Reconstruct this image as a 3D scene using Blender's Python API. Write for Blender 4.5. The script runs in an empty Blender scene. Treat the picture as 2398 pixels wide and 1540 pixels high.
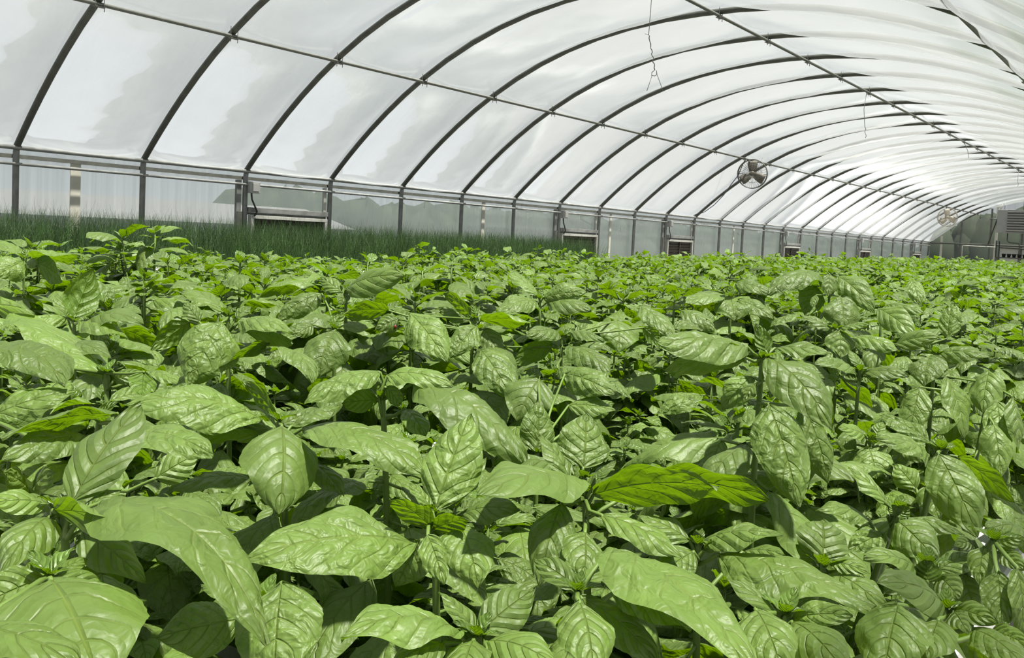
import bpy, math, random
import numpy as np
from mathutils import Vector, Matrix

S = bpy.context.scene
COL = S.collection
PI = math.pi
CAMZ = 1.40            # camera height above the greenhouse floor
F_PX, CX, CY = 2009.77, 1199.0, 669.73
YAW, PITCH, ROLL = 0.6849, -0.0566, 0.0479

# ------------------------------------------------------------------ camera
def cam_axes():
    cy, sy, cp, sp = math.cos(YAW), math.sin(YAW), math.cos(PITCH), math.sin(PITCH)
    f = np.array([-sy*cp, cy*cp, sp]); r = np.array([cy, sy, 0.0]); u = np.cross(r, f)
    c, s = math.cos(ROLL), math.sin(ROLL)
    return c*r+s*u, -s*r+c*u, f
AXR, AXU, AXF = cam_axes()
CAMP = np.array([0.0, 0.0, CAMZ])

def at(u, v, depth):
    """the place at DEPTH metres in front of the lens seen at photo pixel (u, v)"""
    return CAMP + depth*(AXF + (u-CX)/F_PX*AXR + (CY-v)/F_PX*AXU)

def at_plane(u, v, n, d):
    """the place where the sight line of (u, v) meets the plane n.p = d"""
    ray = AXF + (u-CX)/F_PX*AXR + (CY-v)/F_PX*AXU
    n = np.array(n, float)
    return CAMP + ray*((d-n.dot(CAMP))/n.dot(ray))

def pix(p):
    q = np.asarray(p, float)-CAMP
    x, y, z = q@AXR, q@AXU, q@AXF
    return CX+F_PX*x/z, CY-F_PX*y/z, z

cam = bpy.data.cameras.new('camera'); cam_o = bpy.data.objects.new('camera', cam); COL.objects.link(cam_o)
cam.sensor_fit = 'HORIZONTAL'; cam.sensor_width = 36.0
cam.lens = 36.0*F_PX/2398.0
cam.shift_x = 0.0; cam.shift_y = (CY-770.0)/2398.0
cam.clip_start = 0.02; cam.clip_end = 500
M = Matrix(((AXR[0], AXU[0], -AXF[0], CAMP[0]), (AXR[1], AXU[1], -AXF[1], CAMP[1]), (AXR[2], AXU[2], -AXF[2], CAMP[2]), (0, 0, 0, 1)))
cam_o.matrix_world = M
S.camera = cam_o

# ------------------------------------------------------------------ materials
def new_mat(name):
    m = bpy.data.materials.new(name); m.use_nodes = True
    nt = m.node_tree; nt.nodes.clear()
    return m, nt
def N(nt, t, **kw):
    n = nt.nodes.new(t)
    for k, v in kw.items():
        if k in n.inputs.keys(): n.inputs[k].default_value = v
        else: setattr(n, k, v)
    return n
def L(nt, a, b): nt.links.new(a, b)
def math_n(nt, op, a, b=None, c=None, clamp=False):
    n = nt.nodes.new('ShaderNodeMath'); n.operation = op; n.use_clamp = clamp
    for i, x in enumerate((a, b, c)):
        if x is None: continue
        if isinstance(x, (int, float)): n.inputs[i].default_value = x
        else: L(nt, x, n.inputs[i])
    return n.outputs[0]
def ramp(nt, fac, stops):
    r = nt.nodes.new('ShaderNodeValToRGB')
    els = r.color_ramp.elements
    while len(els) < len(stops): els.new(0.5)
    for e, (p, c) in zip(els, stops):
        e.position = p; e.color = (*c, 1) if len(c) == 3 else c
    L(nt, fac, r.inputs[0]); return r.outputs[0]
def mixc(nt, fac, a, b, mode='MIX'):
    n = nt.nodes.new('ShaderNodeMix'); n.data_type = 'RGBA'; n.blend_type = mode
    for sock, x in ((n.inputs[0], fac), (n.inputs[6], a), (n.inputs[7], b)):
        if isinstance(x, (int, float)): sock.default_value = x
        elif isinstance(x, tuple): sock.default_value = (*x, 1) if len(x) == 3 else x
        else: L(nt, x, sock)
    return n.outputs[2]
def mixs(nt, fac, a, b):
    n = nt.nodes.new('ShaderNodeMixShader')
    if isinstance(fac, (int, float)): n.inputs[0].default_value = fac
    else: L(nt, fac, n.inputs[0])
    L(nt, a, n.inputs[1]); L(nt, b, n.inputs[2]); return n.outputs[0]
def out(nt, s):
    o = nt.nodes.new('ShaderNodeOutputMaterial'); L(nt, s, o.inputs[0])

def plain(name, col, rough=0.5, metal=0.0, var=0.12, scale=8.0, spec=0.5):
    m, nt = new_mat(name)
    tc = N(nt, 'ShaderNodeTexCoord')
    no = N(nt, 'ShaderNodeTexNoise', Scale=scale, Detail=4.0)
    L(nt, tc.outputs['Object'], no.inputs['Vector'])
    k = ramp(nt, no.outputs[0], [(0.3, tuple(c*(1-var) for c in col)), (0.7, tuple(min(1, c*(1+var)) for c in col))])
    p = N(nt, 'ShaderNodeBsdfPrincipled', Roughness=rough, Metallic=metal)
    p.inputs['Specular IOR Level'].default_value = spec
    L(nt, k, p.inputs['Base Color']); out(nt, p.outputs[0])
    return m

def leaf_mat(name, top, under, trans, rough=0.42, vein=True):
    """basil leaf: waxy upper side with pale sunken veins, lighter matt lower side, light passes through"""
    m, nt = new_mat(name)
    uv = N(nt, 'ShaderNodeUVMap'); uv.uv_map = 'UVMap'
    sep = N(nt, 'ShaderNodeSeparateXYZ'); L(nt, uv.outputs[0], sep.inputs[0])
    s = math_n(nt, 'ABSOLUTE', math_n(nt, 'MULTIPLY_ADD', sep.outputs[0], 2.0, -1.0))
    t = sep.outputs[1]
    # midrib and curved side veins
    mid = math_n(nt, 'SUBTRACT', 1.0, math_n(nt, 'MULTIPLY', s, 22.0), clamp=True)
    at_ = N(nt, 'ShaderNodeAttribute'); at_.attribute_name = 'tone'
    tc = N(nt, 'ShaderNodeTexCoord')
    nw = N(nt, 'ShaderNodeTexNoise', Scale=22.0, Detail=1.0); L(nt, tc.outputs['Object'], nw.inputs['Vector'])
    ph = math_n(nt, 'MULTIPLY_ADD', math_n(nt, 'SUBTRACT', t, math_n(nt, 'MULTIPLY', math_n(nt, 'POWER', s, 1.25), 0.34)), 5.0, math_n(nt, 'MULTIPLY_ADD', nw.outputs[0], 0.9, at_.outputs['Fac']))
    tri = math_n(nt, 'PINGPONG', ph, 0.5)
    side = math_n(nt, 'SUBTRACT', 1.0, math_n(nt, 'MULTIPLY', tri, 13.0), clamp=True)
    side = math_n(nt, 'MULTIPLY', side, math_n(nt, 'SUBTRACT', 1.0, s, clamp=True))
    v = math_n(nt, 'MAXIMUM', mid, side)
    oi = N(nt, 'ShaderNodeObjectInfo')
    no = N(nt, 'ShaderNodeTexNoise', Scale=45.0, Detail=3.0)
    L(nt, tc.outputs['Object'], no.inputs['Vector'])
    tone = math_n(nt, 'ADD', math_n(nt, 'MULTIPLY', at_.outputs['Fac'], 0.6), math_n(nt, 'ADD', math_n(nt, 'MULTIPLY', oi.outputs['Random'], 0.2), math_n(nt, 'MULTIPLY_ADD', no.outputs[0], 0.7, -0.2)))
    d = tuple(c*0.72 for c in top); l = tuple(c*1.32 for c in top)
    c_top = ramp(nt, tone, [(0.1, d), (0.55, top), (0.95, l)])
    if vein:
        c_top = mixc(nt, math_n(nt, 'MULTIPLY', v, 0.28), c_top, (top[0]*2.1, top[1]*1.65, top[2]*1.8))
    c_un = mixc(nt, math_n(nt, 'MULTIPLY', v, 0.5), under, tuple(min(1, c*1.5) for c in under))
    geo = N(nt, 'ShaderNodeNewGeometry')
    col = mixc(nt, geo.outputs['Backfacing'], c_top, c_un)
    # blistered blade between the veins
    h = math_n(nt, 'ADD', math_n(nt, 'MULTIPLY', tri, 0.9), math_n(nt, 'MULTIPLY', v, -0.5))
    no2 = N(nt, 'ShaderNodeTexNoise', Scale=75.0, Detail=2.5, Distortion=0.8); L(nt, tc.outputs['Object'], no2.inputs['Vector'])
    blis = math_n(nt, 'MULTIPLY', math_n(nt, 'FRACT', math_n(nt, 'MULTIPLY', at_.outputs['Fac'], 7.3)), 2.6)
    h = math_n(nt, 'ADD', h, math_n(nt, 'MULTIPLY', no2.outputs[0], math_n(nt, 'ADD', blis, 0.6)))
    bp = N(nt, 'ShaderNodeBump', Strength=0.75, Distance=0.0030); L(nt, h, bp.inputs['Height'])
    p = N(nt, 'ShaderNodeBsdfPrincipled', Roughness=rough)
    p.inputs['Specular IOR Level'].default_value = 0.27
    L(nt, col, p.inputs['Base Color']); L(nt, bp.outputs[0], p.inputs['Normal'])
    tr = N(nt, 'ShaderNodeBsdfTranslucent'); L(nt, bp.outputs[0], tr.inputs['Normal'])
    L(nt, mixc(nt, math_n(nt, 'MULTIPLY', tone, 0.5), trans, tuple(c*1.25 for c in trans)), tr.inputs[0])
    add = N(nt, 'ShaderNodeAddShader'); L(nt, p.outputs[0], add.inputs[0]); L(nt, tr.outputs[0], add.inputs[1])
    out(nt, add.outputs[0])
    return m

MATS = {}
MATS['leaf'] = leaf_mat('basil_leaf', (0.058, 0.092, 0.0175), (0.050, 0.088, 0.010), (0.049, 0.091, 0.0003), 0.50)
MATS['shoot'] = leaf_mat('basil_shoot', (0.058, 0.098, 0.018), (0.058, 0.10, 0.011), (0.050, 0.094, 0.0004), vein=True)
MATS['stem'] = plain('basil_stem', (0.085, 0.135, 0.028), 0.5, 0, 0.2, 30, 0.25)
MATS['chive'] = plain('chive_blade', (0.032, 0.076, 0.016), 0.45, 0, 0.3, 9)
MATS['galv'] = plain('galvanised_pipe', (0.09, 0.094, 0.082), 0.6, 0.2, 0.2, 14)
MATS['galv_light'] = plain('galvanised_post', (0.17, 0.176, 0.168), 0.6, 0.15, 0.22, 10)
MATS['hoop'] = plain('backlit_dark_hoop', (0.055, 0.058, 0.048), 0.55, 0.35, 0.25, 10)  # galvanised hoops: their backlit darkness is put into the base colour
MATS['alu'] = plain('aluminium_frame', (0.40, 0.40, 0.365), 0.5, 0.2, 0.12, 20)
MATS['dark_louver'] = plain('dusty_louver', (0.038, 0.031, 0.025), 0.7, 0.1, 0.3, 25)
MATS['white_post'] = plain('white_lumber', (0.44, 0.43, 0.37), 0.6, 0, 0.08, 12)
MATS['plastic_grey'] = plain('grey_plastic', (0.33, 0.33, 0.32), 0.45, 0, 0.08, 20)
MATS['black'] = plain('black_plastic', (0.015, 0.015, 0.015), 0.4, 0, 0.2, 20)
MATS['white_plastic'] = plain('white_channel', (0.62, 0.62, 0.60), 0.4, 0, 0.05, 10)
MATS['beige'] = plain('cream_plastic', (0.24, 0.22, 0.175), 0.5, 0, 0.08, 20)
MATS['blade'] = plain('dusty_fan_blade', (0.10, 0.09, 0.072), 0.6, 0.1, 0.25, 25)
MATS['wire'] = plain('steel_wire', (0.16, 0.16, 0.155), 0.5, 0.4, 0.2, 30)
MATS['concrete'] = plain('concrete_floor', (0.2, 0.195, 0.18), 0.85, 0, 0.2, 2.5)
MATS['cabinet'] = plain('heater_cabinet', (0.20, 0.205, 0.20), 0.5, 0.2, 0.08, 10)
MATS['red'] = plain('red_shell', (0.12, 0.014, 0.006), 0.25, 0, 0.1, 40)
MATS['earth'] = plain('outside_ground', (0.10, 0.10, 0.09), 0.9, 0, 0.25, 0.6)
MATS['trees'] = plain('outside_trees', (0.020, 0.029, 0.014), 0.9, 0, 0.5, 0.9)
MATS['shed'] = plain('pale_shed', (0.12, 0.12, 0.12), 0.7, 0, 0.06, 0.5)
MATS['pot'] = plain('dark_pots', (0.03, 0.03, 0.028), 0.6, 0, 0.3, 20)

def film_mat(name, tint, t_fac, streak):
    """thin plastic: part of the light goes straight through, the rest is scattered"""
    m, nt = new_mat(name)
    tc = N(nt, 'ShaderNodeTexCoord')
    mp = N(nt, 'ShaderNodeMapping'); mp.inputs['Scale'].default_value = streak
    L(nt, tc.outputs['Object'], mp.inputs[0])
    no = N(nt, 'ShaderNodeTexNoise', Scale=1.0, Detail=5.0, Roughness=0.6, Distortion=0.6); L(nt, mp.outputs[0], no.inputs['Vector'])
    bp = N(nt, 'ShaderNodeBump', Strength=0.2, Distance=0.02); L(nt, no.outputs[0], bp.inputs['Height'])
    tl = N(nt, 'ShaderNodeBsdfTranslucent'); tl.inputs[0].default_value = (*tint, 1); L(nt, bp.outputs[0], tl.inputs['Normal'])
    tp = N(nt, 'ShaderNodeBsdfTransparent'); tp.inputs[0].default_value = (0.97, 0.985, 0.98, 1)
    f = math_n(nt, 'MULTIPLY_ADD', no.outputs[0], -0.30, t_fac+0.15, clamp=True)
    s = mixs(nt, f, tl.outputs[0], tp.outputs[0])
    gl = N(nt, 'ShaderNodeBsdfGlossy', Roughness=0.22); L(nt, bp.outputs[0], gl.inputs['Normal'])
    fr = N(nt, 'ShaderNodeFresnel', IOR=1.35); 
    s = mixs(nt, math_n(nt, 'MULTIPLY', fr.outputs[0], 0.35), s, gl.outputs[0])
    out(nt, s); return m
MATS['film'] = film_mat('roof_film', (0.205, 0.222, 0.226), 0.61, (0.9, 3.2, 0.9))
MATS['panel'] = film_mat('wall_panel', (0.58, 0.63, 0.62), 0.60, (1.0, 18.0, 0.35))
MATS['gable'] = film_mat('gable_panel', (0.11, 0.13, 0.112), 0.42, (9.0, 1.0, 0.5))

# ------------------------------------------------------------------ mesh helpers
class MB:
    """collects quads and triangles and links them as one mesh object"""
    def __init__(s): s.v = []; s.f = []; s.n = 0
    def add(s, verts, faces):
        s.v.append(np.asarray(verts, float)); s.f += [tuple(i+s.n for i in f) for f in faces]; s.n += len(verts)
    def box(s, lo, hi):
        x0, y0, z0 = lo; x1, y1, z1 = hi
        s.add([(x0,y0,z0),(x1,y0,z0),(x1,y1,z0),(x0,y1,z0),(x0,y0,z1),(x1,y0,z1),(x1,y1,z1),(x0,y1,z1)],
              [(0,3,2,1),(4,5,6,7),(0,1,5,4),(1,2,6,5),(2,3,7,6),(3,0,4,7)])
    def obox(s, c, ax, half):
        """box with centre c, three axes and half sizes"""
        c = np.asarray(c, float); ax = [np.asarray(a, float) for a in ax]
        vs = []
        for sz in (-1, 1):
            for sx, sy in ((-1,-1),(1,-1),(1,1),(-1,1)):
                vs.append(c+ax[0]*half[0]*sx+ax[1]*half[1]*sy+ax[2]*half[2]*sz)
        s.add(vs, [(0,3,2,1),(4,5,6,7),(0,1,5,4),(1,2,6,5),(2,3,7,6),(3,0,4,7)])
    def tube(s, pts, r, n=8, cap=True):
        pts = [np.asarray(p, float) for p in pts]
        rs = r if hasattr(r, '__len__') else [r]*len(pts)
        up = None; rings = []
        for i, p in enumerate(pts):
            a = pts[max(0, i-1)]; b = pts[min(len(pts)-1, i+1)]
            d = b-a; d /= (np.linalg.norm(d)+1e-12)
            if up is None:
                up = np.array([0, 0, 1.0]) if abs(d[2]) < 0.9 else np.array([1.0, 0, 0])
            x = np.cross(d, up); x /= (np.linalg.norm(x)+1e-12); y = np.cross(x, d); up = y
            rings.append([p+rs[i]*(math.cos(2*PI*k/n)*x+math.sin(2*PI*k/n)*y) for k in range(n)])
        vs = [v for ring in rings for v in ring]; fs = []
        for i in range(len(pts)-1):
            for k in range(n):
                k2 = (k+1) % n
                fs.append((i*n+k, i*n+k2, (i+1)*n+k2, (i+1)*n+k))
        if cap:
            fs.append(tuple(range(n-1, -1, -1))); fs.append(tuple((len(pts)-1)*n+k for k in range(n)))
        s.add(vs, fs)
    def lathe(s, c, axis, prof, n=16):
        """prof: list of (distance along the axis, radius)"""
        c = np.asarray(c, float); a = np.asarray(axis, float); a /= np.linalg.norm(a)
        u = np.array([0, 0, 1.0]) if abs(a[2]) < 0.9 else np.array([1.0, 0, 0])
        x = np.cross(a, u); x /= np.linalg.norm(x); y = np.cross(a, x)
        vs = [c+a*h+r*(math.cos(2*PI*k/n)*x+math.sin(2*PI*k/n)*y) for h, r in prof for k in range(n)]
        fs = []
        for i in range(len(prof)-1):
            for k in range(n):
                k2 = (k+1) % n; fs.append((i*n+k, i*n+k2, (i+1)*n+k2, (i+1)*n+k))
        fs.append(tuple(range(n-1, -1, -1))); fs.append(tuple((len(prof)-1)*n+k for k in range(n)))
        s.add(vs, fs)
    def build(s, name, mat, parent=None, smooth=False, origin=None, bevel=0):
        me = bpy.data.meshes.new(name)
        V = np.concatenate(s.v)
        if origin is not None: V = V-np.asarray(origin)
        me.from_pydata(V.tolist(), [], s.f); me.validate(); me.update()
        me.materials.append(MATS[mat] if isinstance(mat, str) else mat)
        if smooth: me.polygons.foreach_set('use_smooth', [True]*len(me.polygons))
        o = bpy.data.objects.new(name, me); COL.objects.link(o)
        if parent is not None: o.parent = parent
        elif origin is not None: o.location = origin
        if bevel:
            b = o.modifiers.new('bevel', 'BEVEL'); b.width = bevel; b.segments = 2; b.limit_method = 'ANGLE'
        return o

def tag(o, label=None, cat=None, group=None, kind=None):
    if label: o['label'] = label
    if cat: o['category'] = cat
    if group: o['group'] = group
    if kind: o['kind'] = kind
    return o
def empty(name, loc, label, cat, group=None):
    o = bpy.data.objects.new(name, None); COL.objects.link(o); o.location = Vector(loc); o.empty_display_size = 0.05
    return tag(o, label, cat, group)
ORD = ['first','second','third','fourth','fifth','sixth','seventh','eighth','ninth','tenth','eleventh','twelfth','thirteenth','fourteenth','fifteenth','sixteenth','seventeenth','eighteenth','nineteenth','twentieth']

# ------------------------------------------------------------------ the house: sizes (metres, z from the floor)
XW, XC, HALF = -8.68, -4.30, 4.38
EAVE, RISE, PW = CAMZ+0.61, 1.79, 2.25
Y0, STEP, NH = 3.26, 1.22, 28
YEND = Y0+STEP*(NH-1)
HY = [Y0+STEP*k for k in range(-1, NH)]
PX = (-7.08, -4.09, -1.52)          # roof purlins
def arch_z(x): return EAVE+RISE*(1-abs((x-XC)/HALF)**PW)
def arch_pt(a):
    """a from 0 (left eave) to 1 (right eave), even steps along the bow"""
    x = XC-HALF*math.cos(PI*a)
    return x, arch_z(x)
ARC = [arch_pt(i/96) for i in range(97)]

# floor, outside ground
mb = MB(); mb.box((-8.9, -4, -0.1), (9.0, YEND+0.3, 0.0)); tag(mb.build('floor', 'concrete'), kind='structure')
mb = MB(); mb.box((-90, -60, -0.25), (90, 140, -0.101)); tag(mb.build('ground', 'earth'), kind='structure')

# roof film: bellies inward between the hoops, held up by the purlins
def film_roof():
    prof = []
    for i in range(len(ARC)):
        x, z = ARC[i]
        x0, z0 = ARC[max(0, i-1)]; x1, z1 = ARC[min(len(ARC)-1, i+1)]
        d = np.array([x1-x0, z1-z0]); d /= np.linalg.norm(d)
        nrm = np.array([-d[1], d[0]])
        if nrm[1] < 0: nrm = -nrm
        hold = min([abs(x-p)+s_ for p, s_ in zip(PX, (0, 0.12, 0.33))])
        edge = min(i/8.0, (len(ARC)-1-i)/8.0, 1.0)
        amp = edge*(0.045+0.135*(1-math.exp(-(hold/0.55)**2)))
        prof.append((x, z, nrm, amp))
    per = 12
    ys = [HY[0]-3*STEP+STEP*j/per for j in range(int((YEND-HY[0]+3*STEP)/STEP*per+0.5)+1)]
    V = []; rng = random.Random(4)
    jit = [rng.uniform(0.75, 1.15) for _ in range(60)]
    for j, y in enumerate(ys):
        ph = (j % per)/per; bay = j//per
        bel = (math.sin(PI*ph))**0.8 if 0 < ph < 1 else 0.0
        for i, (x, z, nrm, amp) in enumerate(prof):
            rip = 0.006*math.sin(i*1.9+bay*2.3)*math.sin(2*PI*ph*2+bay)
            off = 0.034-(amp*jit[bay]+rip)*bel
            V.append((x+nrm[0]*off, y, z+nrm[1]*off))
    n = len(prof); F = []
    for j in range(len(ys)-1):
        for i in range(n-1):
            F.append((j*n+i, j*n+i+1, (j+1)*n+i+1, (j+1)*n+i))
    m = MB(); m.add(V, F)
    # the neighbouring bay on the right shares the gutter
    V2 = [(x+2*HALF, y, z) for (x, z) in ARC for y in (ys[0], YEND)]
    m.add(V2, [(2*i, 2*i+2, 2*i+3, 2*i+1) for i in range(len(ARC)-1)])
    return m.build('ceiling', 'film', smooth=True)
tag(film_roof(), kind='structure')

# hoops with their side posts
for i, y in enumerate(HY):
    k = i-1
    if k < 0: lab = 'dark steel roof hoop just before the leftmost one in view'
    elif k <= 13: lab = f'{ORD[k]} dark steel roof hoop, counted along the side wall from the left edge'
    else:
        q = NH-1-k
        lab = 'dark steel roof hoop lying against the far end wall' if q == 0 else f'{ORD[q-1]} dark steel roof hoop in front of the far end wall'
    root = empty('roof_hoop', (XW, y, 0), lab, 'roof hoop', 'steel roof hoops')
    m = MB(); m.tube([(x, y, z) for x, z in ARC[::3]], 0.030, 10); m.build('arch_pipe', 'hoop', root, True, origin=(XW, y, 0))
    m = MB(); m.tube([(XW, y, 0.0), (XW, y, EAVE-0.08), (XW+0.01, y, EAVE+0.02)], 0.029, 10); m.build('side_post', 'galv_light', root, True, origin=(XW, y, 0))

# purlins with a pair of bolts at every hoop
def purlin(x, label, clamps):
    z = arch_z(x)-0.048
    root = empty('roof_purlin', (x, HY[0], z), label, 'purlin', 'pipes along the roof')
    m = MB(); m.tube([(x, HY[0]-1, z), (x, YEND, z)], 0.0165, 10); m.build('pipe', 'galv', root, True, origin=(x, HY[0], z))
    for i, y in enumerate(HY):
        if i-1 < clamps[0] or i-1 > clamps[1]: continue
        m = MB()
        for dy in (-0.036, 0.036):
            m.tube([(x+0.012, y+dy, z+0.085), (x+0.012, y+dy, z-0.055)], 0.0035, 6)
        m.box((x-0.022, y-0.045, z-0.022), (x+0.030, y+0.045, z-0.016))
        m.build('clamp', 'galv', root, False, origin=(x, HY[0], z))
    return root
purlin(PX[0], 'grey pipe clamped under the hoops low on the left roof slope, carrying the fans', (-1, 27))
purlin(PX[1], 'grey pipe clamped under the hoops along the top of the roof', (3, 27))
purlin(PX[2], 'grey pipe crossing the top right corner under the roof', (5, 12))

# pipes and tracks along the eave
def long_pipe(name, x, z, r, mat, label, cat, n=10):
    m = MB(); m.tube([(x, HY[0]-1, z), (x, YEND, z)], r, n)
    return tag(m.build(name, mat, None, True, origin=(x, HY[0], z)), label, cat, 'pipes along the side wall')
long_pipe('eave_pipe', XW+0.035, EAVE, 0.021, 'galv_light', 'upper grey pipe along the eave at the foot of the hoops', 'pipe')
long_pipe('side_rail', XW+0.042, EAVE-0.150, 0.0145, 'galv_light', 'thin lower grey pipe along the side wall posts under the eave', 'pipe')
m = MB(); m.box((XW-0.075, HY[0]-1, EAVE-0.093), (XW-0.035, YEND, EAVE-0.058))
tag(m.build('film_track', 'galv', None, False, origin=(XW, HY[0], EAVE)), 'flat metal track holding the roof film behind the eave pipe', 'track')

# left wall: clear twin-wall sheets and their joint strips
m = MB(); m.box((XW-0.066, -3.0, 0.0), (XW-0.060, YEND, EAVE+0.02)); tag(m.build('wall_left', 'panel'), kind='structure')
tn = 1
def wall_y(u, v=520):  # where a joint seen in the photo crosses the wall
    return at_plane(u, v, (1, 0, 0), XW-0.05)[1]
for u, w in ((175, 0.050), (1131, 0.035), (1430, 0.03), (1720, 0.03)):
    y = wall_y(u); m = MB(); m.box((XW-0.059, y-w, 0), (XW-0.045, y+w, EAVE-0.09))
    tag(m.build(f'trim_{tn}', 'white_post', None, False, bevel=0.004), kind='structure'); tn += 1

# ------------------------------------------------------------------ wall shutters with their boxes and cables
SHUT = [(2, 'nearest the left edge, half hidden by the chives'),
        (7, 'standing just past the end of the chives'),
        (10, 'third along the side wall from the left edge'),
        (15, 'third along the side wall from the far end'),
        (20, 'second along the side wall from the far end'),
        (25, 'closest to the far end wall')]
for k, where in SHUT:
    y = Y0+STEP*k; xf = XW+0.0
    o = (XW, y, 0.5)
    root = empty('intake_shutter', o, 'louver shutter '+where, 'shutter', 'louver shutters in the side wall')
    y0, y1, z0, z1 = y+0.075, y+STEP-0.045, 0.50, 1.515
    m = MB(); fw = 0.040
    m.box((xf-0.05, y0, z1-fw), (xf+0.030, y1, z1)); m.box((xf-0.05, y0, z0), (xf+0.030, y1, z0+fw))
    m.box((xf-0.05, y0, z0+fw), (xf+0.030, y0+fw, z1-fw)); m.box((xf-0.05, y1-fw, z0+fw), (xf+0.030, y1, z1-fw))
    m.build('frame', 'alu', root, False, origin=o, bevel=0.003)
    m = MB(); n = 15; hh = (z1-z0-2*fw)/n
    for i in range(n):
        zc = z0+fw+hh*(i+0.5)
        for ya, yb in ((y0+fw+0.004, (y0+y1)/2-0.012), ((y0+y1)/2+0.012, y1-fw-0.004)):
            m.obox((xf-0.018, (ya+yb)/2, zc), ((0.42, 0, 0.908), (0, 1, 0), (-0.908, 0, 0.42)), (hh*0.55, (yb-ya)/2, 0.0025))
    m.build('louver_blades', 'dark_louver', root, False, origin=o)
    m = MB(); m.box((xf-0.046, (y0+y1)/2-0.011, z0+fw), (xf+0.012, (y0+y1)/2+0.011, z1-fw)); m.build('mullion', 'dark_louver', root, False, origin=o)
    m = MB(); m.box((xf-0.058, y0+fw*0.5, z0+fw*0.5), (xf-0.051, y1-fw*0.5, z1-fw*0.5)); m.build('back_screen', 'dark_louver', root, False, origin=o)
    m = MB(); m.box((xf-0.035, y+0.035, 1.548), (xf+0.025, y+STEP-0.035, 1.603)); m.build('header_beam', 'galv_light', root, False, origin=o, bevel=0.003)
    m = MB(); m.box((xf-0.045, y+0.035, 1.517), (xf-0.025, y+STEP-0.035, 1.546)); m.build('filler_panel', 'galv_light', root, False, origin=o)
    m = MB(); m.box((xf-0.045, y-0.105, 0.02), (xf-0.004, y-0.045, EAVE-0.10)); m.build('jamb_post', 'galv_light', root, False, origin=o, bevel=0.003)
    m = MB(); m.box((xf-0.045, y+STEP-0.085, 1.605), (xf-0.010, y+STEP-0.045, EAVE-0.10)); m.build('jamb_post', 'alu', root, False, origin=o, bevel=0.003)
    m = MB(); m.box((xf-0.030, y-0.100, 0.02), (xf+0.010, y-0.034, 1.55)); m.build('jamb_post', 'galv', root, False, origin=o, bevel=0.003)
    # thermostat box on the post
    bo = (XW+0.03, y+0.03, 1.83)
    b = empty('junction_box', bo, 'small grey box above the shutter '+where, 'control box', 'control boxes above the shutters')
    m = MB(); m.box((XW+0.032, y+0.005, 1.765), (XW+0.10, y+0.135, 1.895)); m.build('body', 'plastic_grey', b, False, origin=bo, bevel=0.006)
    m = MB(); m.box((XW+0.101, y+0.025, 1.785), (XW+0.110, y+0.115, 1.875)); m.build('lid', 'plastic_grey', b, False, origin=bo, bevel=0.004)
    m = MB(); m.lathe((XW+0.06, y+0.045, 1.745), (0, 0, 1), [(0, .011), (.02, .011)], 10); m.build('gland', 'black', b, False, origin=bo)
    m = MB()
    pts = [(XW+0.06, y+0.045, 1.745), (XW+0.06, y+0.055, 1.69), (XW+0.065, y+0.09, 1.62), (XW+0.06, y+0.125, 1.56), (XW+0.05, y+0.12, 1.53), (XW+0.045, y+0.10, 1.505)]
    m.tube(pts, 0.0105 if k < 8 else 0.009, 8)
    m.build('cable', 'black', b, True, origin=bo)

# ------------------------------------------------------------------ end wall
m = MB()
xs = [XW+0.0+ (2*HALF)*i/60 for i in range(61)]
yb = YEND+0.06
V = []; F = []
for i, x in enumerate(xs):
    zt = arch_z(min(max(x, XC-HALF+1e-6), XC+HALF-1e-6))+0.03
    V += [(x, yb, 0), (x, yb, zt)]
for i in range(60): F.append((2*i, 2*i+2, 2*i+3, 2*i+1))
m.add(V, F); tag(m.build('wall_back', 'gable'), kind='structure')
ye = YEND-0.06
def bar(name, a, b, r, mat, label, cat, group=None, n=8):
    m = MB(); m.tube([a, b], r, n)
    return tag(m.build(name, mat, None, True, origin=a), label, cat, group)
bar('end_wall_beam', (XW+0.05, ye, 1.975), (XC+HALF, ye, 1.965), 0.03, 'galv', 'long grey beam running across the far end wall at eave height', 'beam')
def post(name, x, w, mat, top, label, grp='posts of the far end wall', y=None):
    yy = ye+0.055 if y is None else y
    m = MB(); m.box((x-w/2, yy-0.02, 0), (x+w/2, yy+0.02, top))
    return tag(m.build(name, mat, None, False, origin=(x, yy, 0), bevel=0.003), label, 'post', grp)
post('end_wall_post', -8.26, 0.075, 'white_post', 2.25, 'short pale post of the far end wall, nearest the side wall corner')
post('end_wall_post', -7.60, 0.060, 'galv', 2.80, 'thin grey post of the far end wall below the second fan')
post('end_wall_post', -6.60, 0.060, 'galv', 3.32, 'grey post of the far end wall behind the diagonal brace')
post('end_wall_post', -6.39, 0.090, 'white_post', 3.42, 'tall white post of the far end wall beside the heater', y=ye-0.06)
post('end_wall_post', -5.56, 0.070, 'galv', 3.66, 'grey post of the far end wall behind the heater')
bar('end_wall_brace', (-6.22, ye-0.16, 3.58), (-6.62, ye-0.16, 1.99), 0.022, 'hoop', 'dark diagonal brace leaning across the white post of the far end wall', 'brace')
bar('end_wall_tie', (-6.64, ye-0.10, 2.95), (-6.27, ye-0.10, 2.94), 0.017, 'galv', 'short horizontal pipe between the brace and the heater', 'pipe')
m = MB(); m.tube([(-7.46, ye-0.12, 0.05), (-7.48, ye-0.12, 1.905), (-7.44, ye-0.12, 1.915), (-6.36, ye-0.12, 1.895)], 0.014, 8)
tag(m.build('water_pipe', 'alu', None, True, origin=(-7.46, ye-0.12, 0.05)), 'pale water pipe bent along the far end wall below the beam', 'pipe')
bar('black_pipe', (-6.32, ye-0.20, 0.0), (-6.34, ye-0.20, 2.14), 0.020, 'black', 'taller black upright pipe standing against the white post of the far end wall', 'pipe', 'black upright pipes')
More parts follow.
